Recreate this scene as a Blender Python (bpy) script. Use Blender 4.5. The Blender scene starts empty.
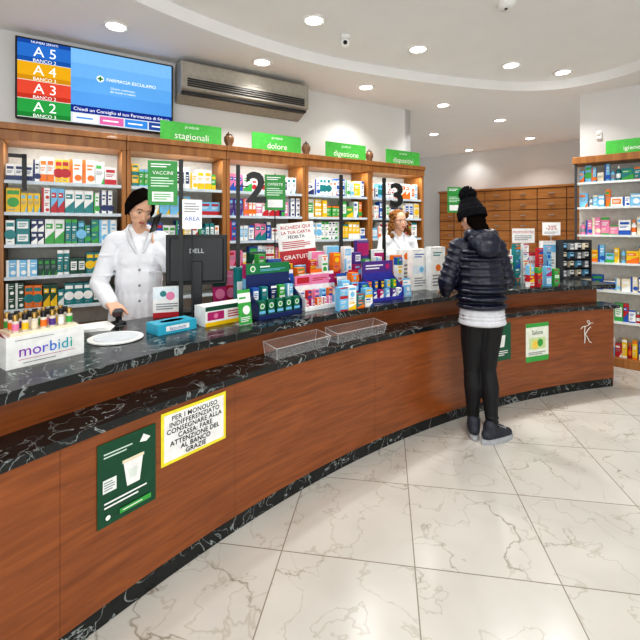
import bpy, bmesh, math, random
from mathutils import Vector, Matrix, Euler
random.seed(7)
SC=bpy.context.scene; COL=SC.collection
PI=math.pi; V=Vector
F=420.0; H=1.55; V0=228.0
OX,OY,R0=4.354,-2.136,6.412      # centre and radius of the counter's arc
WT=0.985; LZ=0.80                # worktop and ledge heights
def R(d): return math.radians(d)
def gp(u,v,z):
    Y=(H-z)*F/(v-V0); return V(((u-320)/F*Y,Y,z))
def hit(u,r):
    k=(u-320)/F; a=k*k+1; b=-2*k*OX-2*OY; c=OX*OX+OY*OY-r*r
    Y=(-b+math.sqrt(b*b-4*a*c))/(2*a); X=k*Y
    return X,Y,math.atan2(Y-OY,X-OX)
def theta(p): return math.atan2(p[1]-OY,p[0]-OX)
def pol(r,th,z=0): return V((OX+r*math.cos(th),OY+r*math.sin(th),z))
ORD=['first','second','third','fourth','fifth','sixth','seventh','eighth','ninth','tenth','eleventh','twelfth','thirteenth','fourteenth','fifteenth','sixteenth','seventeenth','eighteenth','nineteenth','twentieth','last']
# ------------------------------------------------------------------ materials
def lin(hx):
    hx=hx.lstrip('#'); o=[]
    for i in (0,2,4):
        c=int(hx[i:i+2],16)/255; o.append(c/12.92 if c<=.04045 else ((c+.055)/1.055)**2.4)
    return (o[0],o[1],o[2],1)
MC={}
def newmat(name):
    m=bpy.data.materials.new(name); m.use_nodes=True; nt=m.node_tree
    return m,nt,nt.nodes['Principled BSDF']
def mat(hx,rough=.5,metal=0,emit=0,alpha=1,coat=0,var=.08,scale=25,bump=0,bscale=200,spec=.5):
    k=(hx,rough,metal,emit,alpha,coat,var,scale,bump,bscale,spec)
    if k in MC: return MC[k]
    m,nt,b=newmat('mat_'+hx.lstrip('#')); N=nt.nodes; L=nt.links
    c=lin(hx); tc=N.new('ShaderNodeTexCoord'); no=N.new('ShaderNodeTexNoise'); no.inputs['Scale'].default_value=scale
    rp=N.new('ShaderNodeValToRGB'); rp.color_ramp.elements[0].position=.3; rp.color_ramp.elements[1].position=.7
    rp.color_ramp.elements[0].color=tuple(x*(1-var) for x in c[:3])+(1,); rp.color_ramp.elements[1].color=tuple(min(1,x*(1+var)) for x in c[:3])+(1,)
    L.new(tc.outputs['Object'],no.inputs['Vector']); L.new(no.outputs['Fac'],rp.inputs['Fac']); L.new(rp.outputs['Color'],b.inputs['Base Color'])
    b.inputs['Roughness'].default_value=rough; b.inputs['Metallic'].default_value=metal; b.inputs['Alpha'].default_value=alpha; b.inputs['Coat Weight'].default_value=coat; b.inputs['Specular IOR Level'].default_value=spec
    if emit:
        b.inputs['Emission Color'].default_value=c; b.inputs['Emission Strength'].default_value=emit; b.inputs['Specular IOR Level'].default_value=.1
        L.remove(b.inputs['Base Color'].links[0]); b.inputs['Base Color'].default_value=tuple(x*.1 for x in c[:3])+(1,)
        L.new(rp.outputs['Color'],b.inputs['Emission Color'])
    if bump:
        n2=N.new('ShaderNodeTexNoise'); n2.inputs['Scale'].default_value=bscale; bp=N.new('ShaderNodeBump'); bp.inputs['Strength'].default_value=bump; bp.inputs['Distance'].default_value=.01
        L.new(tc.outputs['Object'],n2.inputs['Vector']); L.new(n2.outputs['Fac'],bp.inputs['Height']); L.new(bp.outputs['Normal'],b.inputs['Normal'])
    MC[k]=m; return m
def wood(name,c1,c2,sc,rough=.28):
    m,nt,b=newmat(name); N=nt.nodes; L=nt.links
    tc=N.new('ShaderNodeTexCoord'); mp=N.new('ShaderNodeMapping'); mp.inputs['Scale'].default_value=sc
    no=N.new('ShaderNodeTexNoise'); no.inputs['Scale'].default_value=2.5; no.inputs['Detail'].default_value=8; no.inputs['Distortion'].default_value=.8
    rp=N.new('ShaderNodeValToRGB'); rp.color_ramp.elements[0].position=.25; rp.color_ramp.elements[1].position=.78
    rp.color_ramp.elements[0].color=lin(c1); rp.color_ramp.elements[1].color=lin(c2)
    L.new(tc.outputs['Object'],mp.inputs['Vector']); L.new(mp.outputs['Vector'],no.inputs['Vector']); L.new(no.outputs['Fac'],rp.inputs['Fac']); L.new(rp.outputs['Color'],b.inputs['Base Color'])
    b.inputs['Roughness'].default_value=rough; b.inputs['Coat Weight'].default_value=.1
    return m
def marble(name,base,vein,scale,width,rough):
    m,nt,b=newmat(name); N=nt.nodes; L=nt.links
    tc=N.new('ShaderNodeTexCoord'); no=N.new('ShaderNodeTexNoise'); no.inputs['Scale'].default_value=scale; no.inputs['Detail'].default_value=6; no.inputs['Distortion'].default_value=.9
    L.new(tc.outputs['Object'],no.inputs['Vector'])
    su=N.new('ShaderNodeMath'); su.operation='SUBTRACT'; su.inputs[1].default_value=.5; ab=N.new('ShaderNodeMath'); ab.operation='ABSOLUTE'
    L.new(no.outputs['Fac'],su.inputs[0]); L.new(su.outputs[0],ab.inputs[0])
    n2=N.new('ShaderNodeTexNoise'); n2.inputs['Scale'].default_value=scale*.6; L.new(tc.outputs['Object'],n2.inputs['Vector'])
    rm=N.new('ShaderNodeMapRange'); rm.inputs['From Min'].default_value=.3; rm.inputs['From Max'].default_value=.55; L.new(n2.outputs['Fac'],rm.inputs['Value'])
    rp=N.new('ShaderNodeValToRGB'); rp.color_ramp.elements[0].color=lin(vein); rp.color_ramp.elements[1].position=width; rp.color_ramp.elements[1].color=lin(base)
    L.new(ab.outputs[0],rp.inputs['Fac'])
    mx=N.new('ShaderNodeMixRGB'); mx.inputs['Color1'].default_value=lin(base); L.new(rm.outputs[0],mx.inputs['Fac']); L.new(rp.outputs['Color'],mx.inputs['Color2'])
    L.new(mx.outputs['Color'],b.inputs['Base Color']); b.inputs['Roughness'].default_value=rough
    return m
def floor_mat():
    m,nt,b=newmat('floor_marble_tiles'); N=nt.nodes; L=nt.links
    tc=N.new('ShaderNodeTexCoord'); mp=N.new('ShaderNodeMapping'); mp.vector_type='TEXTURE'
    mp.inputs['Location'].default_value=(.434,1.92,0); mp.inputs['Rotation'].default_value=(0,0,R(-9)); mp.inputs['Scale'].default_value=(.625,.625,.625)
    L.new(tc.outputs['Object'],mp.inputs['Vector'])
    fl=N.new('ShaderNodeVectorMath'); fl.operation='FLOOR'; L.new(mp.outputs[0],fl.inputs[0])
    wn=N.new('ShaderNodeTexWhiteNoise'); wn.noise_dimensions='3D'; L.new(fl.outputs[0],wn.inputs['Vector'])
    scl=N.new('ShaderNodeVectorMath'); scl.operation='SCALE'; scl.inputs['Scale'].default_value=20; L.new(wn.outputs['Color'],scl.inputs[0])
    ad=N.new('ShaderNodeVectorMath'); ad.operation='ADD'; L.new(mp.outputs[0],ad.inputs[0]); L.new(scl.outputs[0],ad.inputs[1])
    def noise(sc,dist,det):
        no=N.new('ShaderNodeTexNoise'); no.inputs['Scale'].default_value=sc; no.inputs['Detail'].default_value=det; no.inputs['Roughness'].default_value=.5; no.inputs['Distortion'].default_value=dist; L.new(ad.outputs[0],no.inputs['Vector']); return no.outputs['Fac']
    def veins(sc,dist,w,ca,cb,det=4):
        su=N.new('ShaderNodeMath'); su.operation='SUBTRACT'; su.inputs[1].default_value=.5; ab=N.new('ShaderNodeMath'); ab.operation='ABSOLUTE'
        L.new(noise(sc,dist,det),su.inputs[0]); L.new(su.outputs[0],ab.inputs[0])
        rp=N.new('ShaderNodeValToRGB'); e=rp.color_ramp.elements; e[0].color=lin(ca); e[1].position=w; e[1].color=lin(cb); L.new(ab.outputs[0],rp.inputs['Fac']); return rp.outputs['Color']
    def mul(a,b_,f=None):
        x=N.new('ShaderNodeMixRGB'); x.blend_type='MULTIPLY'; x.inputs['Fac'].default_value=1; L.new(a,x.inputs['Color1']); L.new(b_,x.inputs['Color2'])
        if f: L.new(f,x.inputs['Fac'])
        return x.outputs['Color']
    rm=N.new('ShaderNodeMapRange'); rm.inputs['From Min'].default_value=.42; rm.inputs['From Max'].default_value=.64; L.new(noise(1.3,0,2),rm.inputs['Value'])
    col=mul(veins(.9,.2,.25,'c6c2ba','d1cdc5'),veins(1.15,.4,.007,'bdb6ab','ffffff',5),rm.outputs[0])
    col=mul(col,veins(2.1,.3,.01,'e9e6e0','ffffff',4))
    fr=N.new('ShaderNodeVectorMath'); fr.operation='FRACTION'; L.new(mp.outputs[0],fr.inputs[0])
    sp=N.new('ShaderNodeSeparateXYZ'); L.new(fr.outputs[0],sp.inputs[0])
    def edge(o):
        a=N.new('ShaderNodeMath'); a.operation='SUBTRACT'; a.inputs[1].default_value=.5; L.new(o,a.inputs[0])
        c=N.new('ShaderNodeMath'); c.operation='ABSOLUTE'; L.new(a.outputs[0],c.inputs[0])
        g=N.new('ShaderNodeMath'); g.operation='GREATER_THAN'; g.inputs[1].default_value=.4955; L.new(c.outputs[0],g.inputs[0]); return g
    g1=edge(sp.outputs['X']); g2=edge(sp.outputs['Y'])
    mx=N.new('ShaderNodeMath'); mx.operation='MAXIMUM'; L.new(g1.outputs[0],mx.inputs[0]); L.new(g2.outputs[0],mx.inputs[1])
    mi=N.new('ShaderNodeMixRGB'); mi.inputs['Color2'].default_value=lin('8f8679'); L.new(mx.outputs[0],mi.inputs['Fac']); L.new(col,mi.inputs['Color1'])
    L.new(mi.outputs['Color'],b.inputs['Base Color']); b.inputs['Roughness'].default_value=.2
    return m
M_WOOD=wood('cherry_counter','743e1d','9e592b',(1.3,1.3,13))
M_WOODV=wood('cherry_cabinet','85501f','b0773c',(9,9,.8),.4)
M_WOODD=wood('drawer_wood','a0622c','c98c4e',(1,1,10),.4)
M_BLACKM=marble('black_marble','1a1e1f','9aa19f',8.5,.016,.22)
M_FLOOR=floor_mat()
M_WALL=mat('dedddb',.7,var=.015,scale=3); M_CEIL=mat('f1f0ee',.75,var=.012,scale=3); M_CEIL2=mat('f1f0ee',.75,var=.012,scale=3)
M_WHITE=mat('f1f1ee',.45); M_BLACK=mat('0e0e10',.45); M_DARK=mat('202124',.45); M_STEEL=mat('c4c7ca',.3,metal=.9)
M_ACRYL=mat('f0f6f8',.06,alpha=.1); M_ACRYE=mat('f4f8fa',.1,alpha=.4); M_GLASS=mat('cfe3e0',.08,alpha=.45); M_CREAM=mat('c9c6bd',.6)
M_SKIN=mat('e2b296',.6,var=.03,spec=.3); M_COAT=mat('ecedf1',.75,var=.02,bump=.2,bscale=40)
PAL={'white':'f1f1ee','yellow':'f0c312','red':'bd1f2b','blue':'1c57ad','teal':'177f82','dark green':'124c38','green':'3fa547','orange':'ea7618','pink':'e583a9','magenta':'b3246b','purple':'553688','light blue':'7abee4','navy':'1b2b60','cream':'e8dcc1','black':'161618','grey':'8e9296'}
def pc(n): return mat(PAL.get(n,n),.42)
# ------------------------------------------------------------------ mesh builder
_tc={}
def tgeom(s,ext=0):
    if (s,ext) in _tc: return _tc[(s,ext)]
    cu=bpy.data.curves.new('t','FONT'); cu.body=s; cu.size=1; cu.align_x='CENTER'; cu.resolution_u=3
    if ext>0: cu.extrude=ext; cu.offset=.025
    if ext<0: cu.offset=-ext; cu.space_character=1.06
    o=bpy.data.objects.new('t',cu); COL.objects.link(o)
    dg=bpy.context.evaluated_depsgraph_get(); dg.update(); e=o.evaluated_get(dg); me=e.to_mesh()
    vs=[v.co.copy() for v in me.vertices]; fs=[tuple(p.vertices) for p in me.polygons]
    e.to_mesh_clear(); bpy.data.objects.remove(o); bpy.data.curves.remove(cu)
    if vs:
        x0=min(v.x for v in vs); x1=max(v.x for v in vs); cx=(x0+x1)/2
        vs=[V((v.x-cx,v.y-.35,v.z)) for v in vs]; w=x1-x0
    else: w=1
    _tc[(s,ext)]=(vs,fs,w); return _tc[(s,ext)]
class MB:
    def __init__(s): s.v=[]; s.f=[]; s.m=[]; s.mats=[]; s.s=[]
    def add(s,vs,fs,m,M=None,sm=False):
        if m not in s.mats: s.mats.append(m)
        i=s.mats.index(m); o=len(s.v)
        s.v+=[tuple(M@V(v)) if M else tuple(v) for v in vs]
        for f in fs: s.f.append(tuple(o+k for k in f)); s.m.append(i); s.s.append(sm)
        return s
    def box(s,x0,y0,z0,x1,y1,z1,m,M=None):
        vs=[(x0,y0,z0),(x1,y0,z0),(x1,y1,z0),(x0,y1,z0),(x0,y0,z1),(x1,y0,z1),(x1,y1,z1),(x0,y1,z1)]
        return s.add(vs,[(0,3,2,1),(4,5,6,7),(0,1,5,4),(1,2,6,5),(2,3,7,6),(3,0,4,7)],m,M)
    def rect(s,x0,z0,x1,z1,y,m,M=None): return s.add([(x0,y,z0),(x1,y,z0),(x1,y,z1),(x0,y,z1)],[(0,1,2,3)],m,M)
    def poly(s,pts,y,m,M=None): return s.add([(p[0],y,p[1]) for p in pts],[tuple(range(len(pts)))],m,M)
    def disc(s,cx,cz,r,y,m,M=None,n=20): return s.poly([(cx+r*math.cos(2*PI*i/n),cz+r*math.sin(2*PI*i/n)) for i in range(n)],y,m,M)
    def lathe(s,prof,m,M=None,n=24,sm=True):
        vs=[];fs=[]
        for r,z in prof:
            for i in range(n): a=2*PI*i/n; vs.append((r*math.cos(a),r*math.sin(a),z))
        for j in range(len(prof)-1):
            for i in range(n): k=(i+1)%n; fs.append((j*n+i,j*n+k,(j+1)*n+k,(j+1)*n+i))
        s.add(vs,fs,m,M,sm)
        if prof[0][0]>1e-5: s.add(vs[:n],[tuple(reversed(range(n)))],m,M)
        if prof[-1][0]>1e-5: s.add(vs[-n:],[tuple(range(n))],m,M)
        return s
    def cyl(s,p0,p1,r0,m,r1=None,n=14,M=None):
        p0=V(p0);p1=V(p1); d=p1-p0; q=V((0,0,1)).rotation_difference(d.normalized()).to_matrix().to_4x4()
        MM=Matrix.Translation(p0)@q
        if M: MM=M@MM
        return s.lathe([(r0,0),(r0 if r1 is None else r1,d.length)],m,MM,n)
    def tube(s,pts,r,m,n=8,M=None):
        for a,b in zip(pts[:-1],pts[1:]): s.cyl(a,b,r,m,n=n,M=M)
        return s
    def ball(s,c,r,m,M=None,n=14):
        if not hasattr(r,'__len__'): r=(r,r,r)
        MM=Matrix.Translation(c)@Matrix.Diagonal((r[0],r[1],r[2],1))
        if M: MM=M@MM
        return s.lathe([(math.sin(PI*i/8),-math.cos(PI*i/8)) for i in range(9)],m,MM,n)
    def text(s,t,cx,cz,size,y,m,maxw=None,M=None,ext=0):
        vs,fs,w=tgeom(t,ext); k=size/.72
        if maxw and w*k>maxw: k=maxw/w
        return s.add([(cx+v.x*k,y-v.z*k,cz+v.y*k) for v in vs],fs,m,M)
    def arc(s,prof,t0,t1,m,step=R(.6),sm=False):
        n=max(2,int(abs(t1-t0)/step)); k=len(prof); vs=[];fs=[]
        for i in range(n+1):
            t=t0+(t1-t0)*i/n
            for r,z in prof: vs.append(tuple(pol(r,t,z)))
        for i in range(n):
            for j in range(k): l=(j+1)%k; fs.append((i*k+j,i*k+l,(i+1)*k+l,(i+1)*k+j))
        fs.append(tuple(range(k))); fs.append(tuple(reversed(range(n*k,n*k+k))))
        return s.add(vs,fs,m)
    def build(s,name,parent=None,loc=(0,0,0),rz=0,bevel=0,rx=0):
        me=bpy.data.meshes.new(name); me.from_pydata(s.v,[],s.f)
        for m in s.mats: me.materials.append(m)
        me.polygons.foreach_set('material_index',s.m); me.polygons.foreach_set('use_smooth',s.s); me.update()
        o=bpy.data.objects.new(name,me); COL.objects.link(o); o.location=loc; o.rotation_euler=(rx,0,rz)
        if parent: o.parent=parent
        if bevel:
            b=o.modifiers.new('bevel','BEVEL'); b.width=bevel; b.segments=2; b.limit_method='ANGLE'; b.angle_limit=R(50)
        return o
def tag(o,label,cat,group=None,kind=None):
    o['label']=label; o['category']=cat
    if group: o['group']=group
    if kind: o['kind']=kind
    return o
def thing(name,label,cat,loc=(0,0,0),rz=0,group=None):
    o=bpy.data.objects.new(name,None); COL.objects.link(o); o.empty_display_size=.1; o.location=loc; o.rotation_euler=(0,0,rz)
    return tag(o,label,cat,group)
def struct(o): o['kind']='structure'; return o
def deco(mb,w,h,y,prints,M=None,z0=0):
    yy=y
    for p in prints:
        yy-=.0005
        if p[0]=='r': mb.rect(p[1]*w,z0+p[2]*h,p[3]*w,z0+p[4]*h,yy,pc(p[5]),M)
        elif p[0] in 'tT': mb.text(p[1],p[2]*w,z0+p[3]*h,p[4]*h,yy,pc(p[5]),(p[6] if len(p)>6 else .92)*w,M,-.016 if p[0]=='T' else 0)
        elif p[0]=='d': mb.disc(p[1]*w,z0+p[2]*h,p[3]*h,yy,pc(p[4]),M)
        elif p[0]=='p': mb.poly([(a*w,z0+b*h) for a,b in p[1]],yy,pc(p[2]),M)
        elif p[0]=='l':   # lines of small print
            n=p[5]; 
            for i in range(n):
                zz=p[2]+(p[4]-p[2])*(i+.5)/n; e=p[3]-(p[3]-p[1])*(.25 if i%3==0 else .05)
                mb.rect(p[1]*w,z0+(zz-.22*(p[4]-p[2])/n)*h,e*w,z0+(zz+.22*(p[4]-p[2])/n)*h,yy,pc(p[6]),M)
# ------------------------------------------------------------------ SETTING
struct(MB().box(-5,-3.2,-.05,6.5,11.5,0,M_FLOOR).build('floor'))
def wall(name,p0,p1,z1=3.3,th=.1,m=M_WALL):   # inner face on the line p0-p1, thickness to the left
    p0=V((*p0,0));p1=V((*p1,0)); d=p1-p0
    return struct(MB().box(0,0,0,d.length,th,z1,m).build(name,None,p0,math.atan2(d.y,d.x)))
CD=V((.852,.524,0)).normalized(); CN=V((-CD.y,CD.x,0)); C0=V((-2.42,3.17,0)); CRZ=math.atan2(CD.y,CD.x); BW=.89; CDEP=.36
w0=C0+CN*(CDEP+.02)
a=w0-CD*2.2; b=w0+CD*4.56
wall('wall_back',(a.x,a.y),(b.x,b.y))
wall('wall_passage',(b.x,b.y),(b.x+CN.x*5,b.y+CN.y*5))
wall('wall_left',(-3.3,-3.2),(a.x,a.y))
FD=V((.747,-.665,0)).normalized(); FN=V((-FD.y,FD.x,0)); D0=V((2.6,9.16,0))
fw=D0+FN*.47
a=fw-FD*3; b=fw+FD*4.2
wall('wall_far',(a.x,a.y),(b.x,b.y))
SD=V((.755,-.655,0)).normalized(); SN=V((-SD.y,SD.x,0)); S0=V((3.0,4.95,0)); SRZ=math.atan2(SD.y,SD.x)
sw=S0+SN*.34
b=sw+SD*2.6
wall('wall_right',(sw.x,sw.y),(b.x,b.y),th=.15)
wall('wall_side',(b.x,b.y),(b.x-.1,-3.2))
# ceiling: a lower part over the counter and the back of the shop with a curved edge, a raised part over the customers
def catmull(P,n=8):
    o=[]
    for i in range(len(P)-1):
        p0=P[max(i-1,0)];p1=P[i];p2=P[i+1];p3=P[min(i+2,len(P)-1)]
        for k in range(n):
            t=k/n; o.append(tuple(.5*((2*p1[j])+(-p0[j]+p2[j])*t+(2*p0[j]-5*p1[j]+4*p2[j]-p3[j])*t*t+(-p0[j]+3*p1[j]-3*p2[j]+p3[j])*t**3) for j in range(2)))
    o.append(P[-1]); return o
edge=catmull([(-2.3,-3.1),(-2.2,-.5),(-1.95,1.7),(-1.375,3.0),(-.2,4.12),(1.32,4.8),(2.5,5.05),(3.15,4.75),(3.4,4.0),(3.5,2.0),(3.5,-3.1)])
mb=MB(); vs=[];fs=[]
for x,y in edge:
    qx=.6+(x-.6)*3; qy=1.5+(y-1.5)*3.1 if y>1.5 else y
    vs+=[(x,y,3.2),(qx,qy,3.2),(x,y,3.33),(qx,qy,3.33)]
for i in range(len(edge)-1):
    a=4*i;b=a+4
    fs+=[(a,b,b+1,a+1),(a,a+2,b+2,b),(a+2,a+3,b+3,b+2)]
struct(mb.add(vs,fs,M_CEIL).build('ceiling'))
struct(MB().box(-3.4,-3.2,3.31,4.6,5.4,3.36,M_CEIL2).build('ceiling'))
# ------------------------------------------------------------------ COUNTER
TE=R(103.4); TS=R(160); PLZ=.085
ct=thing('service_counter','long curved cherry wood pharmacy counter with black marble plinth','counter',(OX,OY,0))
def carc(name,prof,t0,t1,m,bevel=0): 
    return MB().arc(prof,t0,t1,m).build(name,ct,(-OX,-OY,0),bevel=bevel)
seams=[TS]+[hit(u,R0)[2] for u in (60,235,375,470)]+[TE]
for i in range(len(seams)-1):
    g=.0001
    carc('front_panel',[(R0,PLZ),(R0+.03,PLZ),(R0+.03,LZ-.034),(R0,LZ-.034)],seams[i]-g,seams[i+1]+g,M_WOOD)
carc('plinth',[(R0+.012,0),(R0+.06,0),(R0+.06,PLZ),(R0+.012,PLZ)],TS,TE,M_BLACKM)
carc('riser',[(R0+.191,LZ-.03),(R0+.22,LZ-.03),(R0+.22,WT-.041),(R0+.191,WT-.041)],TS,TE,M_WOOD)
carc('back_panel',[(R0+.72,0),(R0+.75,0),(R0+.75,WT-.041),(R0+.72,WT-.041)],TS,TE,M_WOOD)
carc('end_panel',[(R0+.03,.0),(R0+.75,.0),(R0+.75,WT-.041),(R0+.22,WT-.041),(R0+.22,LZ-.034),(R0+.03,LZ-.034)],TE,TE-R(.25),M_WOOD)
tag(MB().arc([(R0-.018,LZ-.033),(R0+.19,LZ-.033),(R0+.19,LZ),(R0-.018,LZ)],TS,TE-R(.5),M_BLACKM).build('counter_ledge'),'low black veined marble ledge along the front of the counter','ledge')
tag(MB().arc([(R0+.09,WT-.04),(R0+.85,WT-.04),(R0+.85,WT),(R0+.09,WT)],TS,TE-R(1.1),M_BLACKM).build('counter_worktop'),'long curved black veined marble worktop on top of the counter','worktop')
# papers on the counter front
def panel_paper(name,label,cat,u0,u1,vt,vb,bg,prints,roll=0):
    uc=(u0+u1)/2; X,Y,t=hit(uc,R0-.005); a=hit(u0,R0);b=hit(u1,R0); w=math.hypot(a[0]-b[0],a[1]-b[1]); h=(vb-vt)/F*Y; z=H-(vb-V0)/F*Y
    mb=MB().box(-w/2,-.001,0,w/2,.001,h,pc(bg)); deco(mb,w,h,-.001,prints)
    return tag(mb.build(name,None,(X,Y,z),t-PI/2),label,cat)
panel_paper('poster','dark green poster with white cup drawing on the counter front','poster',99,157,434,514,'0b4a30',[
 ('l',-.4,.80,.1,.88,2,'cfe0d4'),('p',[(.2,.84),(.27,.93),(.4,.86),(.32,.82)],'white'),('p',[(-.02,.36),(.2,.36),(.26,.66),(-.08,.66)],'white'),('r',-.1,.66,.28,.70,'cream'),('p',[(.03,.44),(.14,.44),(.17,.56),(.0,.56)],'dfe8e0'),
 ('r',-.42,.4,-.2,.56,'e8efe9'),('l',-.4,.42,-.22,.54,4,'grey'),('l',-.4,.2,.36,.3,2,'white'),('d',-.34,.1,.03,'white'),('r',-.15,.07,.4,.13,'green'),('l',-.1,.085,.35,.115,1,'white')])
panel_paper('paper_notice','white paper notice with yellow border and black capitals on counter','notice',163.5,227.5,402,452,'f0e23a',[
 ('r',-.46,.06,.46,.94,'white')]+[('T',t_,0,.85-.118*i_,.095,'black',.88) for i_,t_ in enumerate(('PER I MONOUSO','INDIFFERENZIATO','CONSEGNARE ALLA','CASSA: FARE','ATTENZIONE DEL','AL BANCO','GRAZIE'))])
panel_paper('flyer','white and green flyer taped to the counter right of the customer','flyer',526,548.5,323,361,'eef2e2',[
 ('r',-.5,.0,.5,.14,'green'),('r',-.5,.9,.5,1,'green'),('t','Salute',0,.76,.12,'dark green'),('r',-.36,.32,.36,.62,'cfe3a8'),('d',-.1,.44,.12,'f2d35a'),('d',.12,.48,.1,'green'),('l',-.4,.17,.4,.26,2,'grey')])
panel_paper('poster','dark green poster on the counter partly behind the customer','poster',488,511,324,361,'0f5b3e',[
 ('p',[(-.1,.36),(.2,.36),(.26,.68),(-.16,.68)],'white'),('l',-.4,.8,.15,.9,2,'white'),('l',-.4,.12,.4,.28,3,'white')])
# pale emblem on the right end panel
X,Y,t=hit(587,R0-.01); mb=MB(); z=H-(343-V0)/F*Y; ME=mat('eceae4',.35)
mb.tube([(-.03,0,.0),(-.024,0,.05),(-.03,0,.11),(-.024,0,.165)],.0045,ME); mb.tube([(.045,0,.15),(.02,0,.135),(-.022,0,.085),(.005,0,.055),(.03,0,.01),(.055,0,.0)],.0045,ME); mb.tube([(-.075,0,.14),(-.05,0,.16),(-.02,0,.16),(.02,0,.168),(.05,0,.19),(.075,0,.185)],.0034,ME)
mb.tube([(.012+(.022-.0013*i)*math.cos(i*PI/6-PI/2),0,.2+(.022-.0013*i)*math.sin(i*PI/6-PI/2)) for i in range(13)],.0037,ME)
tag(mb.build('emblem',None,(X,Y,z),t-PI/2),'pale metal monogram emblem like a letter K on right end of counter','emblem')
# clear acrylic trays on the ledge
def tray(u0,u1,label):
    a=pol(R0+.02,hit(u0,R0)[2]); b=pol(R0+.02,hit(u1,R0)[2]); w=(b-a).length; c=(a+b)/2; t=theta(c); D=.13; hh=.085; q=.004; e=.003
    s=thing('acrylic_tray',label,'tray',(c.x,c.y,LZ+.0005),t-PI/2); mb=MB(); k=.015
    B=[(-w/2+k,k,0),(w/2-k,k,0),(w/2-k,D,0),(-w/2+k,D,0)]; T=[(-w/2,0,hh*.8),(w/2,0,hh*.8),(w/2,D,hh),(-w/2,D,hh)]
    mb.box(-w/2+k,k,0,w/2-k,D,q,M_ACRYL)
    for i in range(4): mb.add([B[i],B[(i+1)%4],T[(i+1)%4],T[i]],[(0,1,2,3)],M_ACRYL)
    mb.build('tray_body',s); mb=MB()
    for i in range(4): mb.tube([T[i],T[(i+1)%4]],.002,M_ACRYE,6); mb.tube([B[i],T[i]],.0015,M_ACRYE,6)
    mb.build('rim',s)
tray(279,333,'empty clear acrylic tray on the ledge, the one nearer the yellow bordered notice')
tray(340,389,'empty clear acrylic tray on the ledge, the one nearer the customer')
# ------------------------------------------------------------------ WALL CABINETS
SHZ=[1.915,1.67,1.42,1.17,.92]
CABD=['television','stagionali','dolore','digestione','dispositivi']
def cabinet(i):
    o=C0+CD*(BW*i-.01); c=thing('wall_cabinet',['tall open cherry wall cabinet of medicines under the television','tall open cherry wall cabinet under the green stagionali sign','tall open cherry wall cabinet under the green dolore sign','tall open cherry wall cabinet under the green digestione sign','tall open cherry wall cabinet at the far end, under the dispositivi sign'][i],'cabinet',o,CRZ)
    w=BW-.004
    for x0 in (0,w-.035): MB().box(x0,0,0,x0+.035,CDEP,2.22,M_WOODV).build('side_panel',c,bevel=.003)
    MB().box(.035,CDEP-.02,.7,w-.035,CDEP,2.22,M_CREAM).build('back_panel',c)
    MB().box(0,-.012,2.22,w,CDEP,2.3,M_WOODV).box(0,-.03,2.3,w,CDEP,2.35,M_WOODV).build('cornice',c,bevel=.004)
    for z in SHZ: MB().box(.037,.02,z-.012,w-.037,CDEP-.022,z,M_GLASS).box(.037,.008,z-.022,w-.037,.02,z+.004,mat('c9d3da',.4)).build('shelf',c)
    for k in range(2):
        x0=.037+k*(w-.074)/2; d=MB().box(x0+.003,0,.08,x0+(w-.074)/2-.003,.02,.69,M_WOODV).build('door',c,bevel=.003)
        MB().cyl((x0+(.36 if k==0 else .05),-.0,.4),(x0+(.36 if k==0 else .05),-.025,.4),.01,M_STEEL).build('knob',d)
    MB().box(.035,.02,.69,w-.035,CDEP-.02,.71,M_WOODV).build('base_board',c); MB().box(.035,.04,0,w-.035,.06,.08,M_WOODV).build('toe_board',c)
    l=bpy.data.lights.new('strip','AREA'); l.shape='RECTANGLE'; l.size=.75; l.size_y=.03; l.energy=3.4; l.color=(.95,.98,1); lo=bpy.data.objects.new('strip_light',l); COL.objects.link(lo)
    lo.location=o+CD*(BW/2)+CN*.03+V((0,0,2.21)); lo.rotation_euler=(R(14),0,CRZ)
    return o
ROWS=[[['white','yellow','white','blue','green'],['yellow','blue','white','light blue','yellow','white'],['dark green','teal','navy','dark green','teal'],['teal','teal','blue','light blue','dark green'],['dark green','teal','green','white','orange']],
 [['green','yellow','green','white'],['white','light blue','blue','green'],['white','teal','blue','light blue'],['light blue','white','navy','teal'],['white','green','yellow']],
 [['white','red','pink','white'],['magenta','pink','white','purple'],['white','pink','green','blue'],['blue','white','pink'],['white']],
 [['yellow','white','blue','light blue'],['orange','yellow','white','green'],['blue','white','yellow'],['green','white','orange'],['white']],
 [['white','light blue','red','white'],['blue','white','cream'],['white','orange','light blue'],['green','white','blue'],['white']]]
BX={}
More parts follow.
